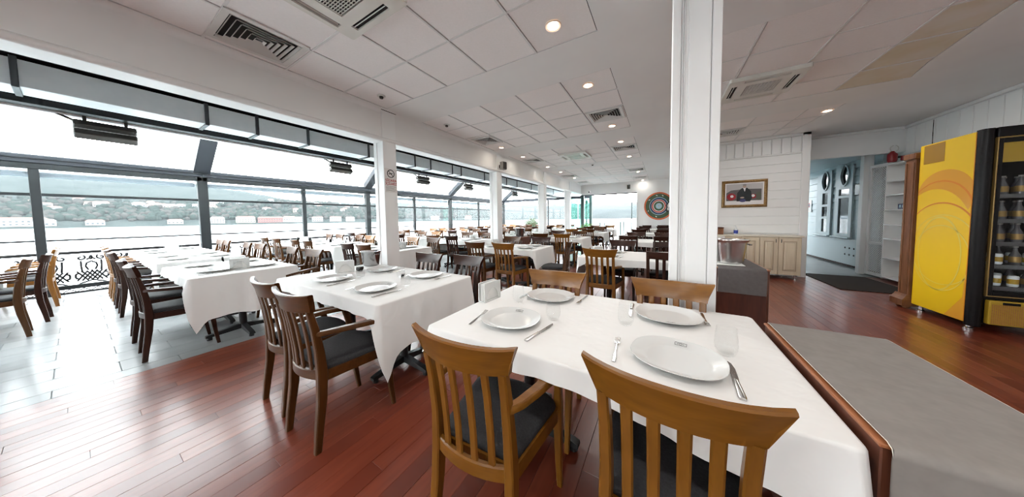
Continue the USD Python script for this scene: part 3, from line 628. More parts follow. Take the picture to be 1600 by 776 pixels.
for kind, lab, a in (('fork', 'left of the front left plate', (-.85, 1.00, -.885, 1.21)), ('knife', 'right of the front left plate', (-.515, .99, -.475, 1.21)), ('fork', 'left of the front right plate', (-.15, 1.0, -.16, 1.20)), ('knife', 'right of the front right plate', (.215, .97, .222, 1.20)),
                     ('fork', 'right of the back left plate', (-.44, 1.77, -.45, 1.58)), ('knife', 'left of the back left plate', (-.82, 1.74, -.83, 1.50)), ('fork', 'right of the back right plate', (.20, 1.74, .205, 1.55)), ('knife', 'left of the back right plate', (-.15, 1.74, -.14, 1.50))):
    put(kind, '%s %s on the foreground table' % (kind, lab), *aim(*a), group=GR[kind])
put('napkin_holder', 'white napkin holder on the foreground table', -1.0 + .0, 1.40, 84, group=GR['napkin_holder'])

# ---- indoor tables: a middle row and a right row
HI = lambda l=.3, r=.3, f=.085, b=.08: dict(l=l, r=r, f=f, b=b)
ORD = ['first', 'second', 'third', 'fourth', 'fifth', 'sixth', 'seventh', 'eighth']
mid0 = 'indoor table left of the foreground table'
dining(mid0, -3.20, -1.575, .965, 1.895, HI(.28, .36), [
    ('walnut', -2.335, .65, 1, 0, 'on the front left, %s'), ('walnut', -1.83, .62, 1, 2, 'on the front right, %s'),
    ('mahoganyless', -2.34, 2.06, -1, 0, 'on the back left, %s'), ('mahoganyless', -1.80, 2.11, -1, -2, 'on the back right, %s')],
    (-2.62, -1.945), cutlery=True, napkin=(-2.90, 1.43, 75), seed=11)
MID = [(-3.16, -1.83, 3.88, 4.72), (-3.14, -1.72, 6.45, 7.35), (-3.10, -1.66, 8.98, 9.85), (-3.10, -1.75, 11.5, 12.35)]
CH = [('walnut', 'honey', 'walnut', 'mahogany'), ('walnut', 'honey', 'mahogany', 'walnut'), ('honey', 'walnut', 'walnut', 'walnut'), ('walnut', 'walnut', 'walnut', 'honey')]
for i, (x0, x1, y0, y1) in enumerate(MID):
    wh = '%s table of the middle indoor row' % ORD[i + 1]; xm = (x0 + x1) / 2; c = CH[i]
    dining(wh, x0, x1, y0, y1, HI(), [(c[0], xm - .26, y0 - .42, 1, rnd.uniform(-4, 4), 'at front left of the %s'), (c[1], xm + .30, y0 - .40, 1, rnd.uniform(-4, 4), 'at front right of the %s'),
        (c[2], xm - .30, y1 + .07, -1, rnd.uniform(-4, 4), 'at back left of the %s'), (c[3], xm + .36, y1 + .10, -1, rnd.uniform(-4, 4), 'at back right of the %s')], (xm - .36, xm + .36), cutlery=i == 0, napkin=(x0 + .25, (y0 + y1) / 2, 70), seed=20 + i)
place('chair_walnutless', CHAIR['walnutless'], 'brown armless chair turned sideways, right end of the second middle-row table', (-1.58, 4.16, 0), 97, 'slatted wooden dining chairs around the laid tables')
RIG = [(-1.0, .40, 3.52, 4.38), (-.98, .46, 6.02, 6.9), (-1.0, .46, 8.95, 9.85), (-.95, .5, 11.8, 12.7)]
CR = [('honey', 'square', 'mahogany', 'square'), ('square', 'square', 'mahogany', 'mahogany'), ('mahogany', 'square', 'mahogany', 'square'), ('mahogany', 'mahogany', 'square', 'mahogany')]
for i, (x0, x1, y0, y1) in enumerate(RIG):
    wh = '%s table of the right indoor row' % ORD[i + 1]; xm = (x0 + x1) / 2; c = CR[i]
    dining(wh, x0, x1, y0, y1, HI(), [(c[0], -.66 if i == 0 else -.58, y0 - .20, 1, rnd.uniform(-3, 3), 'at front left of the %s'), (c[1], .04, y0 - .24, 1, rnd.uniform(-3, 3), 'at front right of the %s'),
        (c[2], -.56, y1 + .28, -1, rnd.uniform(-3, 3), 'at back left of the %s'), (c[3], .06, y1 + .20, -1, rnd.uniform(-3, 3), 'at back right of the %s')], (xm - .36, xm + .36), cutlery=i == 0, napkin=(x0 + .2, y0 + .3, 60), seed=30 + i)
# ---- terrace tables: rows across, three to a row (aisle, middle, railing)
TX = [('aisle', -5.37, -3.97), ('middle', -7.36, -5.92), ('railing-side', -9.12, -7.72)]
TY = [.535, 2.72, 4.85, 6.95, 8.85, 10.9, 12.9]
near_words = ('left', 'right', 'far', 'near')
for r, y0 in enumerate([-1.40] + TY):
    y1 = y0 + .86
    for k, (nm, x0, x1) in enumerate(TX):
        xm = (x0 + x1) / 2
        if r == 0:
            wh = '%s terrace table at the left picture edge' % nm
            offs = {0: (-4.78,), 1: (-6.55, -7.30), 2: (-8.5, -9.05)}[k]; yw = {0: -.45, 1: -.33, 2: -.20}[k]
            dining(wh, x0, x1, y0, y1, HI(.42, .42), [('honey' if k == 2 else 'mahogany' if k == 0 or j == 1 else 'walnut', x, yw + .10 * j * (k == 1), -1, rnd.uniform(-3, 3), ('near' if j == 0 else 'far') + ' seat, %s') for j, x in enumerate(offs)], (xm - .36, xm + .36), plates=None, seed=40 + k)
            continue
        wh = '%s table of terrace row %s' % (nm, ['', 'one', 'two', 'three', 'four', 'five', 'six', 'seven'][r])
        base = ['mahogany', 'walnut', 'walnut', 'honey'] if r == 1 else ['walnut', 'mahogany', 'honey', 'walnut']
        if r == 1: ks = {0: 'mahogany', 1: 'mahogany', 2: 'honey'}[k]; c = [ks, ks, 'walnut', 'walnut']
        else: c = [rnd.choice(['walnut', 'mahogany', 'walnut']) for _ in range(2)] + [rnd.choice(['honey', 'walnut', 'walnut']) for _ in range(2)]
        yb = .275 if r == 1 else y0 - .30
        xs = {(1, 0): (-5.12, -4.35, -4.93, -4.20), (1, 1): (-7.42, -6.64, -6.93, -6.26), (1, 2): (-8.75, -8.15, -8.72, -8.25), (2, 0): (-4.78, -4.28, -4.92, -4.28), (2, 1): (-6.9, -6.3, -7.1, -6.6), (2, 2): (-8.7, -7.95, -8.72, -8.12)}.get((r, k), (xm - .32, xm + .33, xm - .34, xm + .30))
        yf = {1: y1 + .28, 2: y1 + .32}.get(r, y1 + .22)
        dining(wh, x0, x1, y0, y1, HI(.42, .42 if k == 0 else .36), [(c[0], xs[0], yb, 1, rnd.uniform(-3, 3), 'in left far seat of the %s'), (c[1], xs[1], yb, 1, rnd.uniform(-3, 3), 'in left near seat of the %s'),
            (c[2], xs[2], yf, -1, rnd.uniform(-4, 4), 'in right far seat of the %s'), (c[3], xs[3], yf, -1, rnd.uniform(-4, 4), 'in right near seat of the %s')], (xm - .37, xm + .33), cutlery=r <= 2 and k == 0, napkin=(xm + .37 if k == 0 else xm, (y0 + y1) / 2 + .0, 80), seed=50 + 3 * r + k, words=('left', 'right', 'far', 'near'))
# ------------------------------------------------------------ ceiling fittings
def diffuser(rect, label, key):
    x0, x1, y0, y1 = rect; t = thing('air_diffuser', label, 'air vent', ((x0 + x1) / 2, (y0 + y1) / 2, CE), 0, 'square ceiling air diffusers')
    a, b = (x1 - x0) / 2, (y1 - y0) / 2
    fr = sbox(-a, -b, a, b).difference(sbox(-a + .045, -b + .045, a - .045, b - .045))
    obj('frame', extr(fr, -.012, .0005), 'diffuser_white', t, smooth=False)
    obj('dark_backing', bx(-a + .03, a - .03, -b + .03, b - .03, .024, .026), 'diffuser_dark', t, smooth=False)
    n = 6
    for i in range(n):
        f0 = 1 - i / n; f1 = f0 - .36 / n; A, Bb = a - .05, b - .05
        o = [(A * f0, Bb * f0), (-A * f0, Bb * f0), (-A * f0, -Bb * f0), (A * f0, -Bb * f0)]; q = [(A * f1, Bb * f1), (-A * f1, Bb * f1), (-A * f1, -Bb * f1), (A * f1, -Bb * f1)]
        obj('louvre', loft([[(x, y, -.012) for x, y in o], [(x, y, -.014) for x, y in o], [(x, y, .003) for x, y in q], [(x, y, .005) for x, y in q]][::1], caps=False), 'diffuser_white', t, smooth=False)
DL = ['large louvred air diffuser at the top left of the ceiling', 'louvred air diffuser right of centre, nearest to the big column', 'louvred air diffuser beyond the second plaster band, right side', 'louvred air diffuser above the second window column', 'louvred air diffuser on the window side beyond the second column',
      'louvred air diffuser on the window side near the third column', 'louvred air diffuser in the fourth tile field, right side', 'louvred air diffuser half hidden behind the big white column', 'farthest louvred air diffuser on the window side', 'farthest louvred air diffuser on the right side']
for i, (r_, l_) in enumerate(zip(DIFF, DL)): diffuser(r_, l_, i)
def cassette(rect, label):
    x0, x1, y0, y1 = rect; t = thing('ceiling_air_conditioner', label, 'air conditioner', ((x0 + x1) / 2, (y0 + y1) / 2, CE), 0, 'ceiling cassette air conditioners')
    a, b = (x1 - x0) / 2, (y1 - y0) / 2
    body = sbox(-a, -b, a, b).buffer(-.02).buffer(.02)
    slots = [sbox(-a + .15, b - .10, a - .15, b - .045), sbox(-a + .15, -b + .045, a - .15, -b + .10), sbox(a - .10, -b + .15, a - .045, b - .15), sbox(-a + .045, -b + .15, -a + .10, b - .15)]
    sh = body.difference(sbox(-a + .19, -b + .19, a - .19, b - .19))
    for s_ in slots: sh = sh.difference(s_)
    obj('panel', extr(sh, -.045, .0005), 'cassette_plastic', t, smooth=False)
    obj('dark_inside', extr(body.buffer(-.03), -.030, .0008), 'diffuser_dark', t, smooth=False)
    for s_ in slots:
        c_ = affinity.scale(s_, .96, .45) if s_.bounds[2] - s_.bounds[0] > s_.bounds[3] - s_.bounds[1] else affinity.scale(s_, .45, .96); X0, Y0, X1, Y1 = c_.bounds
        if X1 - X0 > Y1 - Y0: f = hullm([(x, y, z) for x in (X0, X1) for y, z in ((Y0 + .004, -.040), (Y0 + .008, -.044), (Y1 - .006, -.022), (Y1 - .010, -.018))])
        else: f = hullm([(x, y, z) for y in (Y0, Y1) for x, z in ((X0 + .004, -.040), (X0 + .008, -.044), (X1 - .006, -.022), (X1 - .010, -.018))])
        obj('air_flap', f, 'cassette_plastic', t, smooth=False)
    gx = np.linspace(-b + .205, b - .205, 18)
    obj('return_grille', cat_([bx(-a + .2, a - .2, y - .003, y + .003, -.044, -.041) for y in gx] + [bx(x - .003, x + .003, -b + .2, b - .2, -.044, -.038) for x in np.linspace(-a + .2, a - .2, 10)]), 'cassette_plastic', t, smooth=False)
for r_, l_ in zip(CASS, ['white ceiling air conditioner cut off by the top of the picture', 'white ceiling air conditioner in the third tile field over the middle', 'cream ceiling air conditioner right of the big white column']): cassette(r_, l_)
def b_lamp(label, loc, rz, group):
    t = thing('downlight', label, 'ceiling light', loc, rz, group)
    obj('ring', lathe([(.048, .001), (.048, -.006), (.064, -.008), (.068, -.003), (.068, .001)], 24), 'lamp_ring', t, smooth=40)
    obj('bulb_face', lathe([(0, -.003), (.047, -.003), (.047, .0005), (0, .0005)], 24), 'lamp_glow', t, smooth=False)
    return t
def lamp_light(x, y):
    l = UsdLux.DiskLight.Define(stage, '/World/' + numbered('downlight_light', '/World')); l.AddTranslateOp().Set(Gf.Vec3d(x, y, CE - .006))
    l.CreateRadiusAttr(.044); l.CreateIntensityAttr(LAMP_POWER * (.25 if y > 12 else .12 if x < -3 else 1.)); l.CreateColorAttr(Gf.Vec3f(1., .97, .93))
LL = ['lit downlight nearest the camera at the top of the ceiling', 'lit downlight left of the big column, second along the right line', 'lit downlight just beyond the right-hand diffuser', 'lit downlight before the second right-hand diffuser', 'lit downlight beyond the second right-hand diffuser', 'lit downlight on the right, toward the entrance',
      'lit downlight above the second window column', 'lit downlight just past the second window column', 'lit downlight near the third window column', 'lit downlight past the third window column', 'lit downlight near the fourth window column', 'lit downlight on the right line in the fourth tile field', 'farthest lit downlight on the right line']
for (x, y), l_ in zip(LAMPS, LL): place('lamp', b_lamp, l_, (x, y, CE), 0, 'round warm downlights in the ceiling'); lamp_light(x, y)
for x, y, l_ in [(x, y, 'lit downlight behind the camera, %s line, %s row' % (n_, w_)) for x, n_ in ((-.81, 'middle'), (1.05, 'right')) for y, w_ in ((.35, 'nearest'), (-1.6, 'second'), (-3.6, 'farthest'))] + [(2.26, 2.9, 'lit downlight above the right side, out of the picture'), (2.26, .6, 'lit downlight over the right side behind the camera')]:
    if (x, y) != (-3.2, .35): place('lamp', b_lamp, l_, (x, y, CE), 0, 'round warm downlights in the ceiling'); lamp_light(x, y)
def b_sensor(label, loc, rz, group):
    t = thing('smoke_detector', label, 'smoke detector', loc, rz, group)
    obj('base', lathe([(0, .001), (.05, .001), (.05, -.010), (0, -.012)], 18), 'diffuser_white', t, smooth=40); obj('sensor_head', lathe([(0, -.011), (.026, -.011), (.022, -.034), (0, -.036)], 14), 'heater_metal', t, smooth=40)
    return t
for (x, y), l_ in zip([(-3.21, 2.13), (-3.24, 3.35), (-1.88, 8.26)], ['smoke detector beside the first window column', 'smoke detector between the first two window columns', 'smoke detector in the third plaster band']): place('sensor', b_sensor, l_, (x, y, CE), 0, 'small ceiling smoke detectors')
def b_heater(label, loc, rz, group):
    t = thing('patio_heater', label, 'heater', loc, rz, group)
    for z, y in ((-.10, 0.), (-.20, .02)):
        obj('reflector', xf(rb(-.05, .05, -.20, .20, -.035, .035, .008), -.5, (y, 0, z), [0, 1, 0]), 'heater_metal', t, smooth=False)
    obj('heating_tube', tube([(.04, -.19, -.15), (.04, .19, -.15)], .008, 6), 'diffuser_white', t)
    for y in (-.13, .13): obj('bracket', cat_([bx(-.008, .008, y - .012, y + .012, -.1, .03), bx(-.008, .03, y - .012, y + .012, -.22, -.2)]), 'heater_metal', t, smooth=False)
    obj('mounting_arm', tube([(-.02, -.34, .02), (0, -.2, -.06), (0, -.1, -.1)], .012, 6), 'heater_metal', t)
    return t
for y, l_ in zip((.25, 2.78, 4.85, 6.75, 9.9), ['first', 'second', 'third', 'fourth', 'fifth']): place('heater', b_heater, 'dark infrared heater hanging over the terrace, %s from the left' % l_, (-5.62, y, 2.515), 0, 'infrared heaters under the gutter beam')

# ------------------------------------------------------------ sideboards, ice buckets, sign, speakers
def sideboard(label, x0, x1, y0, y1, zt):
    t = thing('sideboard', label, 'sideboard', ((x0 + x1) / 2, (y0 + y1) / 2, 0), 0); a, b = (x1 - x0) / 2, (y1 - y0) / 2
    obj('body', rb(-a, a, -b, b, .06, zt - .009, .003), 'sideboard_side', t, smooth=False)
    obj('plinth', bx(-a + .02, a - .02, -b + .03, b - .03, 0, .06), 'sideboard_wood', t, smooth=False)
    obj('top_board', rb(-a - .004, a + .004, -b - .004, b + .004, zt - .009, zt, .002), 'sideboard_edge', t, smooth=False)
    obj('front_door', rb(-a + .02, a - .02, -b - .009, -b + .002, .09, zt - .05, .003), 'sideboard_wood', t, smooth=False)
def runner(label, x0, x1, y0, y1, z, hang, m, back=.02):
    t = thing('table_runner', label, 'runner', ((x0 + x1) / 2, (y0 + y1) / 2, 0), 0); a, b = (x1 - x0) / 2, (y1 - y0) / 2
    n = 14; xs = np.linspace(-a, a, n); prof = [(b + .004, z - back), (b + .004, z + .001), (b - .02, z + .004), (0, z + .004), (-b + .002, z + .004), (-b - .014, z - .002), (-b - .021, z - .02), (-b - .022, z - hang * .5), (-b - .023, z - hang)]
    lo = [[(x + (.004 * math.sin(9 * x + k) if k > 5 else 0), y - (.0025 * math.sin(14 * x) * (k - 5) if k > 5 else 0) , zz) for x in xs] for k, (y, zz) in enumerate(prof)]
    hi = [[(x, y - (.004 if k > 4 else 0), zz + .004) for (x, y, zz) in row] for k, row in enumerate(lo)]
    V = np.array(lo + hi[::-1]).reshape(-1, 3); k2 = len(lo) * 2; f = []
    for i in range(k2):
        for j in range(n - 1):
            p, q = i * n + j, ((i + 1) % k2) * n + j; f += [[p, p + 1, q + 1], [p, q + 1, q]]
    m_ = T.Trimesh(V, f, process=True); obj('runner_cloth', m_, m, t, smooth=50)
    obj('piping', cat_([tube([(s * (a + .001), y, zz + .003) for y, zz in prof[1:]], .0013, 5) for s in (-1, 1)]), 'counter_top', t)
sideboard('dark wood sideboard in the lower right corner beside the foreground table', .440, .80, .905, 1.665, .775)
runner('grey fabric runner over the lower right sideboard', .450, .802, .905, 1.66, .775, .50, 'grey_runner')
sideboard('dark wood sideboard behind the big white column', .44, .845, 3.12, 3.82, .80)
runner('dark grey runner hanging over the sideboard behind the column', .475, .82, 3.12, 3.81, .80, .235, 'grey_runner_dark')
plain('bucket_bright', (.72, .72, .71), .22, 1.)
def bucket(label, x, y, z, s, bm='bucket_steel'):
    t = thing('ice_bucket', label, 'ice bucket', (x, y, z), 0)
    obj('bowl', lathe([(0, .0), (.085 * s, 0), (.10 * s, .012 * s), (.125 * s, .19 * s), (.138 * s, .205 * s), (.140 * s, .212 * s), (.132 * s, .212 * s), (.118 * s, .19 * s), (.092 * s, .018 * s), (0, .015 * s)], 36), bm, t, smooth=35)
    for sg in (-1, 1): obj('ring_handle', tube([(sg * (.128 + .025 * math.sin(a)) * s, .035 * math.cos(a) * s, .17 * s) for a in np.linspace(0, math.pi, 10)], .005 * s, 6), 'bucket_steel', t)
bucket('large steel ice bucket on the sideboard behind the column', .60, 3.36, .814, 1.12, 'bucket_bright')
nk = obj('folded_napkin', rb(.47, .70, 3.21, 3.47, .8085, .8135, .002), 'napkin', smooth=False, label='white napkin folded under the ice bucket on the sideboard', cat='napkin')
bucket('steel ice bucket on the table beside the first window column', -3.04, 1.80, ZT, .84)
sideboard('dark sideboard standing beside the second window column', -3.32, -2.86, 5.36, 5.78, .84)
runner('dark runner over the sideboard beside the second window column', -3.30, -2.88, 5.36, 5.77, .84, .20, 'grey_runner_dark')
bucket('steel ice bucket on the sideboard by the second window column', -3.02, 5.55, .845, .95)
t = thing('no_smoking_sign', 'no smoking sign on the first window column', 'sign', (-3.584, 2.48, 1.72), 0)
obj('board', bx(0, .004, -.105, .105, 0, .36), 'sign_white', t, smooth=False)
cir = Polygon([(.062 * math.cos(a), .285 + .062 * math.sin(a)) for a in np.linspace(0, 2 * math.pi, 33, endpoint=False)])
ci = Polygon([(.050 * math.cos(a), .285 + .050 * math.sin(a)) for a in np.linspace(0, 2 * math.pi, 33, endpoint=False)])
bar = affinity.rotate(sbox(-.052, .280, .052, .290), -45, origin=(0, .285))
obj('prohibition_symbol', wall_yz(extr(cir.difference(ci).union(bar), 0, .001), .004, 1), 'sign_black', t, smooth=False)
obj('cigarette_symbol', wall_yz(extr(affinity.rotate(sbox(-.036, .278, .030, .290), 10), 0, .0008), .004, 1), 'sign_black', t, smooth=False)
for txt, z in (('S\u0130GARA', .165), ('\u0130\u00c7\u0130LMEZ', .115)):
    m_ = meshkit.text_mesh(txt, .036, .001, True); w_ = m_.bounds[1][0] - m_.bounds[0][0]; m_.apply_translation((-m_.bounds[0][0], 0, 0)); sc = .185 / w_
    m_.apply_scale((sc, 1, 1)); m_.apply_translation((-.0925, z, 0)); obj('lettering', wall_yz(m_, .004, 1), 'sign_red', t, smooth=False)
obj('small_print', cat_([bx(.004, .0048, -.085, .085 - .02 * (i % 3), .088 - i * .016, .093 - i * .016) for i in range(5)]), 'speaker_grey', t, smooth=False)
def speaker(label, loc, rz):
    t = thing('speaker', label, 'speaker', loc, rz)
    obj('cabinet', rb(-.07, .07, -.06, .06, -.10, .10, .012), 'speaker_grey', t, smooth=False); obj('grille', rb(-.06, .06, -.068, -.058, -.088, .088, .003), 'heater_metal', t, smooth=False)
    obj('bracket', cat_([bx(-.01, .01, .055, .12, -.01, .01), bx(-.03, .03, .115, .125, -.04, .04)]), 'diffuser_dark', t, smooth=False)
speaker('grey loudspeaker on the second window column', (-3.46, 5.53, 2.62), 75)
speaker('grey loudspeaker on the far wall above the opening', (-1.34, 13.172, 2.68), 0)
t = thing('security_camera', 'small white security camera on the far wall above the opening', 'security camera', (-3.15, 13.24, 2.60), 0)
obj('mount', bx(-.03, .03, .02, .06, -.03, .05), 'white_trim', t, smooth=False); obj('lens_body', xf(tube([(0, -.16, -.05), (0, .03, 0)], .04, 12), None, None), 'white_trim', t); obj('lens', xf(tube([(0, -.17, -.053), (0, -.158, -.05)], .032, 12)), 'diffuser_dark', t)

# ------------------------------------------------------------ far wall disc
t = thing('wall_disc', 'round striped wall ornament on the far wall left of the column', 'wall ornament', (-.11, YF, 1.75), 0)
def disc(r0, r1, y): 
    o = Polygon([(r1 * .96 * math.cos(a), r1 * 1.02 * math.sin(a)) for a in np.linspace(0, 2 * math.pi, 49, endpoint=False)])
    if r0: o = o.difference(Polygon([(r0 * .96 * math.cos(a), r0 * 1.02 * math.sin(a)) for a in np.linspace(0, 2 * math.pi, 49, endpoint=False)]))
    return wall_xz(extr(o, 0, .02 + y), 0)
for r0, r1, m_, d in ((.545, .61, 'ring_orange', .012), (.39, .545, 'ring_green', .0), (.365, .39, 'ring_pale', .004), (.30, .365, 'ring_blue', .002), (.285, .30, 'ring_white', .004), (.235, .285, 'ring_red', .006), (.205, .235, 'ring_white', .002), (.13, .205, 'ring_green', .004), (.04, .13, 'ring_pale', .006), (.02, .04, 'ring_white', .008), (0, .02, 'ring_blue', .01)):
    obj('coloured_ring', disc(r0, r1, d), m_, t, smooth=False)
for i, a in enumerate((.5, 1.25, 1.75, 2.5, 3.6, 4.5)):
    q = affinity.translate(affinity.rotate(sbox(-.03, -.012, .03, .012).buffer(.006), math.degrees(a) + 60, origin=(0, 0)), .47 * math.cos(a), .48 * math.sin(a)); obj('pale_mark', wall_xz(extr(q, .02, .023), 0), 'ring_white', t, smooth=False)
sw = Polygon([(.25, -.20), (.30, -.10), (.27, .02), (.36, .18), (.50, .25), (.42, .10), (.46, -.02), (.38, -.10), (.40, -.24), (.33, -.30)])
obj('dark_figure', wall_xz(extr(sw, .0, .034), 0), 'sign_black', t, smooth=False); obj('pale_figure', wall_xz(extr(affinity.scale(sw, .45, .7), .0, .037), 0), 'ring_white', t, smooth=False)

# ------------------------------------------------------------ cream cabinet, picture and what stands there
t = thing('sideboard_cabinet', 'cream panelled cabinet along the wall under the framed picture', 'cabinet', (0, 7.3, 0), 0)
DX = [1.20, 1.475, 1.752, 2.03, 2.355]
obj('carcass', bx(.92, 2.36, -.19, .19, .09, .845), 'cabinet_cream', t, smooth=False)
obj('worktop', rb(.90, 2.385, -.225, .19, .845, .875, .004), 'counter_top', t, smooth=False)
for i in range(4):
    a, b = DX[i] + .004, DX[i + 1] - .004; path = None
    d = obj('door', cat_([rb(a, b, -.212, -.19, .095, .838, .003)]), 'cabinet_cream', t, smooth=False)
    fr = sbox(a + .06, .17, b - .06, .765); 
    obj('panel_groove', wall_xz(extr(fr.difference(fr.buffer(-.018)), .0, .003), -.2105), 'cabinet_groove', d, smooth=False)
    obj('raised_panel', hullm([(x, y, z) for (g, y) in ((.022, -.2125), (.040, -.220)) for x in (a + .06 + g, b - .06 - g) for z in (.17 + g, .765 - g)]), 'cabinet_cream', d, smooth=False)
    hx = b - .035 if i % 2 == 0 else a + .035
    obj('handle', cat_([xf(tube([(hx, -.225, .74), (hx, -.225, .80)], .006, 6)), bx(hx - .005, hx + .005, -.228, -.212, .737, .745), bx(hx - .005, hx + .005, -.228, -.212, .795, .803)]), 'heater_metal', d)
for x in (.98, 1.68, 2.30): obj('leg', lathe([(0, 0), (.026, 0), (.026, .012), (.018, .02), (.018, .092), (0, .092)], 14) if False else xf(lathe([(0, 0), (.026, 0), (.026, .012), (.018, .02), (.018, .092), (0, .092)], 14), None, (x, -.14, 0)), 'chrome', t, smooth=40)
t = thing('small_fridge', 'white appliance with a dark door, built in left of the cream cabinet', 'appliance', (1.06, 7.085, 0), 0)
obj('housing', rb(-.12, .125, -.05, .012, .095, .838, .004), 'white_trim', t, smooth=False); obj('dark_door', rb(-.105, .085, -.056, -.048, .45, .80, .004), 'black_plastic', t, smooth=False); obj('door_lip', rb(-.105, .085, -.06, -.048, .80, .82, .003), 'diffuser_white', t, smooth=False)
t = thing('wooden_box', 'dark wooden box on the left end of the cream cabinet', 'box', (1.10, 7.33, .875), 0)
obj('box_body', rb(-.13, .09, -.1, .1, 0, .135, .004), 'rustic_wood', t, smooth=False); obj('box_lid', rb(-.135, .095, -.105, .105, .135, .155, .004), 'sideboard_wood', t, smooth=False)
t = thing('pump_bottle', 'white pump bottle with blue label on the cream cabinet', 'bottle', (1.41, 7.30, .875), 0)
obj('bottle_body', lathe([(0, 0), (.035, 0), (.037, .01), (.037, .11), (.015, .135), (.013, .15), (0, .15)], 18), 'bottle_white', t, smooth=40); obj('label_band', lathe([(.0375, .02), (.0378, .02), (.0378, .095), (.0375, .095)], 18), 'blue_label', t)
obj('pump', cat_([xf(tube([(0, 0, .15), (0, 0, .19)], .006, 8)), xf(tube([(0, 0, .188), (-.035, -.01, .185)], .006, 8))]), 'bottle_white', t)
t = thing('framed_picture', 'gold-framed picture of a seated person in a dark suit', 'picture', (1.565, 7.497, 1.765), 0)
a, b = .385, .30
obj('backing', bx(-a + .02, a - .02, -.012, 0, -b + .02, b - .02), 'photo_wall', t, smooth=False)
pr = [(0, .0), (.014, .022), (.03, .026), (.045, .018), (.06, .014)]
secs = []
for (sx, sz) in ((-1, -1), (1, -1), (1, 1), (-1, 1), (-1, -1)):
    secs.append([(sx * (a - d), -h_, sz * (b - d)) for d, h_ in pr + [(.06, .002), (0., .0005)]])
obj('frame', loft(secs, caps=False), 'gold_frame', t, smooth=25)
def print_(nm, pts, m_, d): obj(nm, wall_xz(extr(Polygon(pts).buffer(.004), 0, .0006), -.012 - d), m_, t, smooth=False)
ov = lambda cx, cy, rx, ry, n=20: [(cx + rx * math.cos(q), cy + ry * math.sin(q)) for q in np.linspace(0, 6.2832, n, endpoint=False)]
print_('print_mount', [(-.32, -.235), (.32, -.235), (.32, .235), (-.32, .235)], 'photo_white', .0005)
print_('print_wall', [(-.30, -.19), (.30, -.19), (.30, .215), (-.30, .215)], 'photo_wall', .001)
print_('print_sofa', [(-.30, -.15), (.28, -.15), (.28, .09), (.05, .10), (-.22, .08), (-.30, .02)], 'photo_sofa', .002)
print_('print_rug', [(-.30, -.21), (.30, -.21), (.30, -.155), (-.30, -.155)], 'photo_white', .0025)
for cx in (-.215, .14): print_('print_cushion', ov(cx, -.06, .075 if cx < 0 else .07, .075 if cx < 0 else .045), 'photo_red', .003); print_('print_flower', ov(cx + .01, -.05, .025, .025), 'photo_white', .004)
print_('print_suit', [(-.12, -.16), (-.11, .02), (-.05, .11), (.0, .13), (.05, .12), (.11, .05), (.13, -.10), (.10, -.17)], 'photo_suit', .0045)
print_('print_shirt', [(-.015, .13), (.025, .13), (.01, .05)], 'photo_white', .0055)
print_('print_knees', ov(-.02, -.15, .05, .03), 'photo_blue', .0055); print_('print_hands', ov(-.03, -.085, .03, .012), 'photo_skin', .006)
print_('print_face', ov(.005, .165, .026, .036), 'photo_skin', .006); print_('print_hair', ov(.005, .192, .028, .014), 'photo_hair', .007)
print_('print_plant', ov(.24, -.06, .04, .09), 'photo_green', .0035)

# ------------------------------------------------------------ drinks cooler, hutch, shelves, passage things
CX, CYo = 2.90, 4.84
t = thing('drinks_cooler', 'tall yellow and black drinks cooler with glass door at the right edge', 'cooler', (CX, CYo, 0), 0)
obj('side_panel', rb(0, .02, .06, .76, .085, 2.15, .006), 'yellow_panel', t, smooth=False)
obj('side_panel', rb(.72, .74, .06, .76, .085, 2.15, .006), 'black_plastic', t, smooth=False)
obj('back_panel', bx(.02, .72, .74, .76, .09, 2.14), 'black_plastic', t, smooth=False)
obj('top_panel', bx(.02, .72, .06, .74, 2.10, 2.145), 'black_plastic', t, smooth=False)
obj('bottom_box', bx(.02, .72, .04, .74, .09, .44), 'black_plastic', t, smooth=False)
obj('inner_lining', cat_([bx(.02, .04, .05, .74, .44, 2.1), bx(.70, .72, .05, .74, .44, 2.1), bx(.04, .70, .70, .74, .44, 2.1)]), 'cooler_inside', t, smooth=False)
obj('front_column', loft([[(x, y, z) for x, y in ((0, .075), (0, .03), (.008, .010), (.03, .0), (.06, .0), (.074, .012), (.076, .075))] for z in (.06, 2.16)]), 'black_plastic', t, smooth=50)
obj('front_column', loft([[(.652 + x, y, z) for x, y in ((0, .075), (0, .03), (.015, -.012), (.05, -.02), (.088, -.005), (.10, .02), (.10, .075))] for z in (.06, 2.16)]), 'black_plastic', t, smooth=50)
obj('header_bar', rb(.076, .655, -.012, .07, 2.06, 2.16, .006), 'black_plastic', t, smooth=False)
dr = obj('door', cat_([rb(.078, .087, -.012, .02, .40, 2.06, .003), rb(.624, .634, -.022, .02, .40, 2.06, .003), rb(.634, .652, -.015, .02, .40, 2.06, .003), rb(.087, .634, -.012, .02, 2.045, 2.06, .003), rb(.087, .634, -.012, .02, .40, .412, .003)]), 'cooler_gold', t, smooth=False)
obj('door_rim', cat_([rb(.087, .115, -.008, .02, .412, 2.045, .003), rb(.61, .635, -.012, .02, .43, 2.03, .003), rb(.115, .61, -.008, .02, .412, .455, .003), rb(.115, .61, -.008, .02, 2.0, 2.045, .003)]), 'black_plastic', dr, smooth=False)
obj('door_glass', bx(.115, .61, 0, .006, .455, 2.0), 'thin_glass', dr, smooth=False)
obj('door_banner', bx(.115, .61, .008, .011, 1.80, 2.0), 'grill_yellow', dr, smooth=False)
obj('banner_emblem', wall_xz(extr(Polygon([(.24, 1.90), (.30, 1.97), (.36, 1.90), (.30, 1.83)]), 0, .001), .008), 'bronze_patch', dr, smooth=False)
gr = obj('grille_panel', rb(.095, .645, -.022, .03, .105, .36, .006), 'grill_yellow', t, smooth=False)
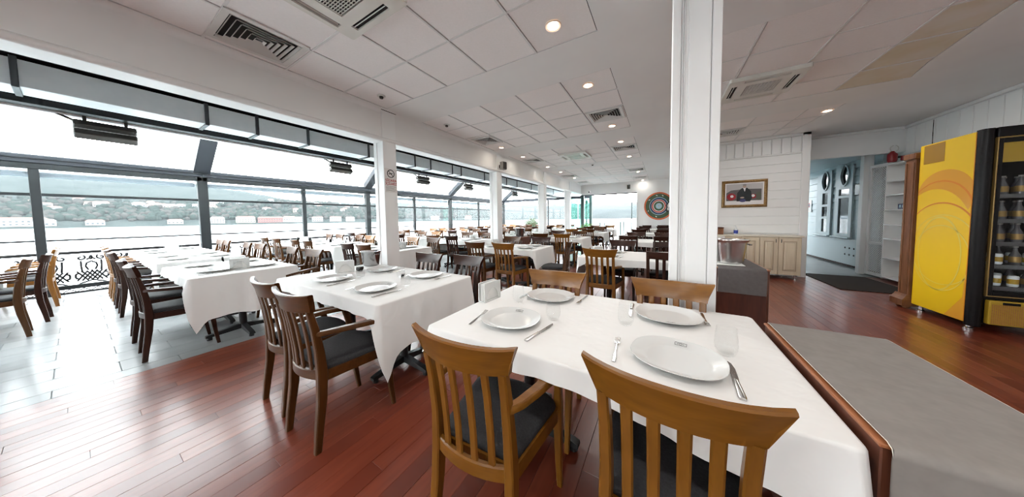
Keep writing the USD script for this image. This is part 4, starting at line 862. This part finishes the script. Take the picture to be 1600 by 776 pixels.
obj('grille_holes', cat_([bx(.11 + i * .012, .118 + i * .012, -.0235, -.021, .12 + j * .0115, .1265 + j * .0115) for i in range(44) for j in range(18)]), 'sideboard_edge', gr, smooth=False)
obj('grille_slot', rb(.17, .27, -.028, -.02, .325, .35, .003), 'black_plastic', gr, smooth=False)
SHZ = [.50, .73, .97, 1.21, 1.47]
for z in SHZ: obj('wire_shelf', cat_([bx(.05, .69, .06, .07, z - .02, z), bx(.05, .69, .64, .65, z - .01, z)] + [bx(.05 + i * .032, .054 + i * .032, .06, .65, z - .006, z) for i in range(21)]), 'shelf_wire', t, smooth=False)
obj('price_rail', cat_([bx(.05, .69, .045, .058, z - .035, z + .005) for z in SHZ]), 'shelf_wire', t, smooth=False)
for x, y in ((.05, .10), (.69, .10), (.05, .70), (.69, .70)): obj('foot', xf(lathe([(0, 0), (.032, 0), (.032, .02), (.02, .03), (.02, .09), (0, .09)], 14), None, (x, y, 0)), 'chrome', t, smooth=40)
# printed swirls on the yellow side (flat print)
def side_print(nm, poly, m_, d): obj(nm, wall_yz(extr(poly, 0, .0006), -d, -1), m_, t, smooth=False)
pan = sbox(.068, .093, .752, 2.142)
def annulus(cy, cz, r, w, e=1.): 
    o = Polygon([(cy + r * math.cos(q), cz + e * r * math.sin(q)) for q in np.linspace(0, 2 * math.pi, 65, endpoint=False)]); i_ = Polygon([(cy + w * .35 + (r - w) * math.cos(q), cz - w * .2 + e * (r - w) * math.sin(q)) for q in np.linspace(0, 2 * math.pi, 65, endpoint=False)])
    return o.difference(i_).intersection(pan)
blob = Polygon([(.40 + .36 * math.cos(q), 1.50 + .30 * math.sin(q)) for q in np.linspace(0, 2 * math.pi, 50, endpoint=False)])
cutb = Polygon([(.52 + .50 * math.cos(q), .98 + .60 * math.sin(q)) for q in np.linspace(0, 2 * math.pi, 50, endpoint=False)])
side_print('amber_patch', blob.difference(cutb).intersection(pan), 'amber_swirl', .0002)
side_print('orange_corner', Polygon([(.06, .09), (.30, .09), (.10, .35), (.068, .9), (.068, .09)]).intersection(pan), 'amber_swirl', .0004)
for cy, cz, r, w, m_, e in ((.45, 1.28, .42, .014, 'orange_swirl', .95), (.42, .98, .46, .014, 'orange_swirl', .95), (.38, .85, .42, .010, 'pale_swirl', 1.), (.40, .75, .36, .010, 'pale_swirl', 1.1), (.42, .80, .28, .012, 'pale_swirl', 1.6)):
    p_ = annulus(cy, cz, r, w, e); side_print('swirl', p_.intersection(sbox(0, cz - (.9 if m_ == 'pale_swirl' else 0), 1, 3)), m_, .0008)
side_print('bronze_square', sbox(.42, 1.905, .70, 2.135), 'bronze_patch', .0010)
side_print('orange_edge', sbox(.068, .093, .076, 2.142), 'orange_swirl', .0012)
def b_bottle(label, loc, rz, group):
    t = thing('bottle', label, 'bottle', loc, rz, group)
    obj('bottle_body', lathe([(0, 0), (.030, 0), (.032, .01), (.032, .10), (.014, .15), (.013, .185), (0, .185)], 14), 'cooler_bottle', t, smooth=40); obj('label_band', lathe([(.0322, .03), (.0328, .03), (.0328, .09), (.0322, .09)], 14), 'cooler_gold', t); obj('cap', lathe([(0, .183), (.016, .183), (.016, .2), (0, .2)], 10), 'speaker_grey', t)
    return t
def b_can(label, loc, rz, group):
    t = thing('drink_can', label, 'can', loc, rz, group)
    obj('can_body', lathe([(0, 0), (.026, 0), (.032, .008), (.032, .105), (.027, .115), (0, .113)], 14), 'galvanised', t, smooth=40); obj('label_band', lathe([(.0322, .03), (.0326, .03), (.0326, .08), (.0322, .08)], 14), 'grill_yellow', t)
    return t
for k, z in enumerate(SHZ):
    for i in range(6):
        for j in range(2):
            isb = k >= 2 or (i + k) % 3 == 0
            place('cool_b' if isb else 'cool_c', b_bottle if isb else b_can, '%s %s from the left, %s shelf from below of the drinks cooler, %s' % ('bottle' if isb else 'can', ORD[i], ORD[k], 'front row' if j == 0 else 'back row'), (CX + .13 + i * .092, CYo + .13 + j * .16 + .02 * (i % 2), z + .0005), 0, 'bottles and cans in the drinks cooler')
t = thing('wooden_cupboard', 'rustic brown wooden cupboard side standing behind the yellow cooler', 'cupboard', (2.86, 5.625, 0), 0)
obj('cupboard_body', rb(.02, .70, .0, .16, .14, 2.0, .006), 'rustic_wood', t, smooth=False); obj('cornice', rb(.0, .72, -.015, .175, 2.0, 2.08, .012), 'rustic_wood', t, smooth=False)
obj('base_moulding', loft([[(-.03 + d, -.018 + d * .4, z), (.74 - d, -.018 + d * .4, z), (.74 - d, .20, z), (-.03 + d, .20, z)] for d, z in ((0, .04), (0, .12), (.03, .16), (.045, .19))]), 'rustic_wood', t, smooth=False)
for x in (.03, .68):
    for y in (.03, .14): obj('bun_foot', xf(T.creation.icosphere(2, .035), None, (x, y, .03)), 'rustic_wood', t)
obj('side_rail', cat_([rb(.012, .021, .01, .035, .2, 1.96, .002), rb(.012, .021, .125, .15, .2, 1.96, .002)]), 'rustic_wood', t, smooth=False)
t = thing('trellis_door', 'white framed lattice panel beside the shelves at the entrance', 'lattice panel', (3.74, 8.40, .02), 8)
obj('frame', cat_([rb(-.02, .02, -.46, -.41, 0, 2.25, .004), rb(-.02, .02, -.05, 0, 0, 2.25, .004), rb(-.02, .02, -.41, -.05, 2.19, 2.25, .004), rb(-.02, .02, -.41, -.05, 0, .06, .004), rb(-.02, .02, -.41, -.05, .64, .69, .004)]), 'white_paint', t, smooth=False)
la = []; area = sbox(-.41, .06, -.05, .64).union(sbox(-.41, .69, -.05, 2.19))
for k in np.arange(-.6, 2.8, .045):
    for s_ in (1, -1):
        L_ = Polygon([(-.5, k - .008), (0, k + s_ * .5 - .008), (0, k + s_ * .5 + .008), (-.5, k + .008)]).intersection(area)
        if not L_.is_empty: la.append(wall_yz(extr(L_, 0, .004), .004 * s_, 1))
obj('lattice', cat_(la), 'white_trim', t, smooth=False, kind='stuff')
t = thing('shelf_unit', 'white open shelf unit at the entrance beside the lattice panel', 'shelf', (3.72, 7.53, 0), 0)
for y in (-.40, .38): obj('side_board', rb(0, .26, y - .01, y + .01, .02, 2.24, .003), 'white_paint', t, smooth=False)
obj('back_board', bx(.255, .265, -.4, .38, .03, 2.24), 'white_paint', t, smooth=False)
for z in (.07, .44, .81, 1.08, 1.36, 1.64, 1.90, 2.22): obj('shelf_board', rb(-.004, .256, -.39, .37, z - .022, z, .003), 'white_paint', t, smooth=False)
t = thing('dark_tray', 'dark tray with pale marks on the middle of the white shelf unit', 'tray', (3.84, 7.48, 1.36), 0)
obj('tray_body', rb(-.08, .08, -.2, .2, 0, .10, .006), 'ring_blue', t, smooth=False); obj('pale_marks', cat_([bx(-.0815, -.079, -.16 + i * .07, -.12 + i * .07, .03, .08) for i in range(5)]), 'ring_pale', t, smooth=False)
t = thing('white_jug', 'white jug on a low board of the white shelf unit', 'jug', (3.84, 7.55, .44), 0)
obj('jug_body', lathe([(0, 0), (.05, 0), (.06, .03), (.045, .10), (.05, .14), (0, .135)], 16), 'porcelain', t, smooth=50); obj('jug_handle', tube([(0, -.05 - .03 * math.sin(q), .07 + .04 * math.cos(q)) for q in np.linspace(0, math.pi, 8)], .006, 6), 'porcelain', t)
t = thing('fire_extinguisher', 'red fire extinguisher hung high beside the entrance', 'fire extinguisher', (3.86, 7.96, 2.36), 0)
obj('cylinder', xf(lathe([(0, -.10), (.05, -.095), (.06, -.06), (.06, .05), (.03, .09), (.02, .11), (0, .11)], 18), None, (-.06, 0, 0)), 'red_paint', t, smooth=40); obj('small_cylinder', xf(lathe([(0, -.05), (.03, -.045), (.03, .04), (0, .05)], 14), None, (.07, 0, -.03)), 'red_paint', t, smooth=40)
obj('hose_loop', tube([(-.04 + .05 * math.sin(q), 0, .16 - .06 * math.cos(q)) for q in np.linspace(-2.9, 2.9, 20)], .007, 6), 'diffuser_white', t); obj('hanger', bx(-.07, .09, .05, .07, -.02, .02), 'heater_metal', t, smooth=False)
obj('entrance_mat', rb(2.66, 3.55, 6.55, 7.98, .0005, .012, .003), 'mat_dark', smooth=False, label='dark mat on the floor at the entrance', cat='mat')
t = thing('notice_screen', 'small green notice on the pale blue passage wall', 'notice', (3.915, 9.16, 1.845), 0)
obj('notice_frame', rb(-.015, .0, -.10, .10, -.13, .13, .003), 'diffuser_dark', t, smooth=False); obj('notice_face', bx(-.017, -.015, -.085, .085, -.115, .115), 'screen_green', t, smooth=False)
t = thing('poster', 'small pale poster with a red square on the far passage wall', 'poster', (3.912, 11.40, 1.53), 0)
obj('sheet', bx(-.004, 0, -.14, .14, -.18, .18), 'photo_white', t, smooth=False); obj('red_square', bx(-.0055, -.004, -.04, .05, -.03, .10), 'sign_red', t, smooth=False); obj('dark_square', bx(-.0065, -.0055, -.02, .03, .0, .07), 'ring_blue', t, smooth=False)

# ------------------------------------------------------------ outside: quay plants, water, far shore
obj('quay', bx(-10.2, 3.0, 15.42, 19.0, -.4, -.02), 'grout', smooth=False, kind='structure')
def bush(name, label, loc, R, m_, n, seed, pot=True, lean=1.):
    t = thing(name, label, 'plant', loc, 0); rs = np.random.RandomState(seed)
    zb = .42 if pot else .1
    if pot: obj('pot', lathe([(0, 0), (.15, 0), (.20, .40), (.22, .42), (.19, .42), (.18, .38), (0, .37)], 20), 'pot_clay', t, smooth=40)
    cen = np.array([0, 0, zb + R * .8]); st = []
    for k in range(9):
        d = rs.randn(3); d[2] = abs(d[2]) + .6; d /= np.linalg.norm(d); st.append(tube([(0, 0, zb - .06), tuple(np.array([0, 0, zb]) + d * R * .5), tuple(cen + d * R * .8 * np.array([1, 1, .8]))], [.012, .009, .004], 5))
    obj('stems', cat_(st), 'tree_brown', t)
    V = []; Fc = []
    for k in range(n):
        d = rs.randn(3); d /= np.linalg.norm(d); p = cen + d * R * rs.uniform(.45, 1.) * np.array([1, 1, .85]); u = rs.randn(3); u /= np.linalg.norm(u); w = np.cross(u, d); w /= np.linalg.norm(w) + 1e-9
        L_ = R * rs.uniform(.14, .26); b_ = len(V); V += [p, p + u * L_ * .5 + w * L_ * .22, p + u * L_, p + u * L_ * .5 - w * L_ * .22]; Fc += [[b_, b_ + 1, b_ + 2], [b_, b_ + 2, b_ + 3]]
    obj('foliage', T.Trimesh(V, Fc, process=False), m_, t, smooth=False, kind='stuff')
bush('potted_shrub', 'round olive-green potted shrub outside the far end of the terrace', (-7.9, 16.2, -.02), .55, 'leaf_olive', 1500, 1)
bush('potted_shrub', 'small distant potted shrub outside between the last two columns', (-6.05, 17.5, -.02), .32, 'leaf_olive', 500, 2)
bush('potted_plant', 'bright green leafy potted plant beside the far opening', (-3.22, 12.95, 0), .40, 'leaf_bright', 420, 3)
t = thing('lamp_post', 'dark outdoor post seen through the far opening', 'post', (-4.1, 16.4, -.02), 0)
obj('shaft', tube([(0, 0, 0), (0, 0, 2.15)], .035, 8), 'pole_dark', t); obj('lantern', lathe([(0, 2.1), (.06, 2.12), (.06, 2.34), (.02, 2.4), (0, 2.4)], 10), 'pole_dark', t)
t = thing('jetty_canopy', 'grey canopy roof of the jetty beyond the far opening', 'canopy', (-4.1, 26, -2.5), 0)
obj('canopy_roof', hullm([(x, y, z) for x, y, z in ((-1.2, -1.2, 3.25), (1.0, -1.2, 3.3), (1.5, 1.4, 3.5), (-1.0, 1.4, 3.5), (-1.2, -1.2, 3.35), (1.0, -1.2, 3.4), (1.5, 1.4, 3.62), (-1.0, 1.4, 3.62))]), 'canopy_grey', t, smooth=False)
for x in (-.9, .9):
    for y in (-.9, 1.1): obj('canopy_post', tube([(x, y, -.3), (x, y, 3.3)], .05, 6), 'pole_dark', t)
ang = np.linspace(0, 2 * math.pi, 64, endpoint=False)
obj('sea', T.Trimesh(np.r_[[(0, 0, -2.6)], [(5000 * math.cos(a), 5000 * math.sin(a), -2.6) for a in ang]], [[0, i + 1, (i + 1) % 64 + 1] for i in range(64)], process=False), 'water', smooth=False, label='pale calm water of the strait outside the windows', cat='water', kind='stuff')
# hills: theta is the angle from +y towards -x
TH = np.radians([-14, 0, 8, 20, 36, 45, 59, 69, 80, 94, 110, 125]); NEAR = [.020, .020, .022, .024, .028, .034, .046, .050, .050, .042, .040, .040]; FAR = [.045, .046, .052, .050, .050, .052, .062, .060, .096, .092, .08, .07]
th = np.linspace(TH[0], TH[-1], 260); rr = np.array([640, 655, 690, 740, 800, 860, 920, 1000, 1100, 1220, 1350, 1500, 1700.])
nr, fr_ = np.interp(th, TH, NEAR), np.interp(th, TH, FAR)
def hill_z(t_, r_): 
    a, b = np.interp(t_, TH, NEAR), np.interp(t_, TH, FAR)
    up = np.clip((r_ - 650) / 210, 0, 1) ** .8 * a * 860; dip = np.clip((r_ - 880) / 450, 0, 1); z = up * (1 - dip) + dip * (b * 1330)
    z = z - np.clip((r_ - 1350) / 350, 0, 1) * 30
    nz = meshkit.fbm(np.stack([r_ * np.sin(t_) / 90, r_ * np.cos(t_) / 90, 0 * t_], -1), 4) - .5
    return -3.0 + np.where(r_ <= 641, 0, 3.6 + z + nz * np.clip((r_ - 660) / 120, 0, 1) * 26)
RR, TT = np.meshgrid(rr, th, indexing='ij'); ZZ = hill_z(TT, RR)
V = np.stack([-RR * np.sin(TT), RR * np.cos(TT), ZZ], -1).reshape(-1, 3); n = len(th)
Fq = [[i * n + j, i * n + j + 1, (i + 1) * n + j + 1, (i + 1) * n + j] for i in range(len(rr) - 1) for j in range(n - 1)]
obj('far_hills', (V, Fq), 'hill_woods', smooth=True, kind='structure')
rs = np.random.RandomState(5)
ico = T.creation.icosphere(1)
for nm, m_, num, l_ in (('hillside_trees', 'tree_green', 3600, 'dark green trees covering the far shore hillside'), ('bare_trees', 'tree_brown', 2200, 'brownish trees scattered over the far shore hillside')):
    V = []; Fc = []
    for k in range(num):
        t_ = rs.uniform(.60, TH[-2]); r_ = 665 + 260 * rs.rand() ** 1.3; z = float(hill_z(np.array([t_]), np.array([r_]))[0]); s_ = rs.uniform(1.6, 4.4); v = ico.vertices * (s_ * np.array([1, 1, rs.uniform(.8, 1.4)])) * (1 + .25 * rs.rand(len(ico.vertices), 1)) + (-r_ * math.sin(t_), r_ * math.cos(t_), z + s_ * .6)
        Fc.append(ico.faces + len(V) * len(ico.vertices)); V.append(v)
    obj(nm, T.Trimesh(np.concatenate(V), np.concatenate(Fc), process=False), m_, smooth=True, label=l_, cat='trees', kind='stuff')
def house(name, label, px, r_, w, h, m_, roofm, group=None, zoff=None):
    t_ = math.radians(30.3) - math.atan((px - 800) / F); z = float(hill_z(np.array([t_]), np.array([r_]))[0]) if zoff is None else zoff
    t = thing(name, label, 'building', (-r_ * math.sin(t_), r_ * math.cos(t_), z - 1), math.degrees(t_), group)
    obj('walls', bx(-w / 2, w / 2, -4, 4, 0, h + 1), m_, t, smooth=False)
    obj('roof', hullm([(x, y, h + 1) for x in (-w / 2 - .5, w / 2 + .5) for y in (-4.6, 4.6)] + [(x, 0, h + 3.2) for x in (-w / 2 + 2, w / 2 - 2)]), roofm, t, smooth=False)
    n = max(2, int(w / 3.2)); fl_ = max(1, int(h / 3.3))
    obj('window_row', cat_([bx(-w / 2 + (i + .28) * w / n, -w / 2 + (i + .72) * w / n, -4.08, -3.98, 2.0 + q * 3.3, 3.6 + q * 3.3) for i in range(n) for q in range(fl_)]), 'house_window', t, smooth=False)
for px, w, h, m_, rf, l_ in ((37, 30, 8, 'house_white', 'roof_red', 'long white waterfront building at the far left'), (74, 12, 6, 'house_white', 'house_grey', 'small white waterfront house beside the left mullion'), (150, 14, 5, 'house_grey', 'roof_red', 'low grey waterfront house in the first bay'), (275, 15, 5, 'house_cream', 'roof_red', 'low cream waterfront house left of the first post'),
        (341, 16, 8, 'house_white', 'house_grey', 'white waterfront house right of the first post'), (385, 24, 9, 'house_cream', 'roof_red', 'cream waterfront house left of the red one'), (424, 34, 8, 'house_red', 'roof_red', 'long red waterfront building'), (453, 18, 9, 'house_white', 'roof_red', 'white waterfront house right of the red one'),
        (468, 14, 8, 'house_white', 'house_grey', 'white waterfront house left of the second mullion'), (497, 18, 8, 'house_grey', 'roof_red', 'grey waterfront house in the second bay'), (525, 20, 8, 'house_white', 'roof_red', 'white waterfront house near the right of the second bay'), (548, 16, 7, 'house_white', 'house_grey', 'white waterfront house before the first column'),
        (680, 20, 7, 'house_grey', 'house_grey', 'grey waterfront house seen in the third bay'), (732, 16, 7, 'house_white', 'roof_red', 'white waterfront house seen left of the second column')):
    house('waterfront_house', l_, px, 652, w, h, m_, rf, zoff=.6)
CN = dict(house_white='white', house_cream='cream', house_grey='grey'); RN = dict(roof_red='red', house_grey='grey')
for k in range(34):
    hp = rs.uniform(60, 600); m_ = rs.choice(list(CN)); rf = rs.choice(list(RN))
    bay = 'left of the first post' if hp < 318 else 'between first and second mullions' if hp < 476 else 'before the first column' if hp < 585 else 'right of the first column'
    if hp < 190: bay = 'at the far left'
    l_ = 'small %s house with %s roof on the far hillside, %s' % (CN[m_], RN[rf], bay)
    house('hillside_house', l_, hp, rs.uniform(720, 880), rs.uniform(9, 15), rs.uniform(5, 9), m_, rf, l_)
mat('mist', {'v': ('principled_volume', dict(color=(.88, .93, 1.), density=.00008, anisotropy=.2))}, [], None, 'v.volume')
obj('sea_mist', cat_([bx(-1900, -16, -700, 350, -2.55, 150), bx(-15.9, 800, 32, 350, -2.55, 150)]), 'mist', smooth=False, label='thin mist over the water and far shore', cat='mist', kind='stuff')
mat('mist_thick', {'v': ('principled_volume', dict(color=(.88, .93, 1.), density=.00020, anisotropy=.2))}, [], None, 'v.volume')
obj('sea_mist', bx(-1900, 800, 350.1, 2300, -2.55, 150), 'mist_thick', smooth=False, label='thicker mist over the far end of the strait', cat='mist', kind='stuff')
t = thing('cargo_ship', 'blue-hulled ship on the water beyond the end of the terrace', 'ship', (-500, 895, -2.6), 0)
obj('hull', loft([[(w, y, z) for w, z in ((-11 * a, -1), (11 * a, -1), (12 * a, 14), (-12 * a, 14))] for y, a in ((-85, .5), (-70, 1), (55, 1), (80, .35), (92, .05))]), 'ship_blue', t, smooth=False)
obj('bridge_house', bx(-9, 9, -72, -56, 14, 32), 'ship_white', t, smooth=False); obj('funnel', bx(-3, 3, -82, -76, 14, 36), 'ship_blue', t, smooth=False); obj('crane_mast', cat_([bx(-1, 1, y, y + 2, 14, 26) for y in (-20, 25)]), 'ship_white', t, smooth=False)
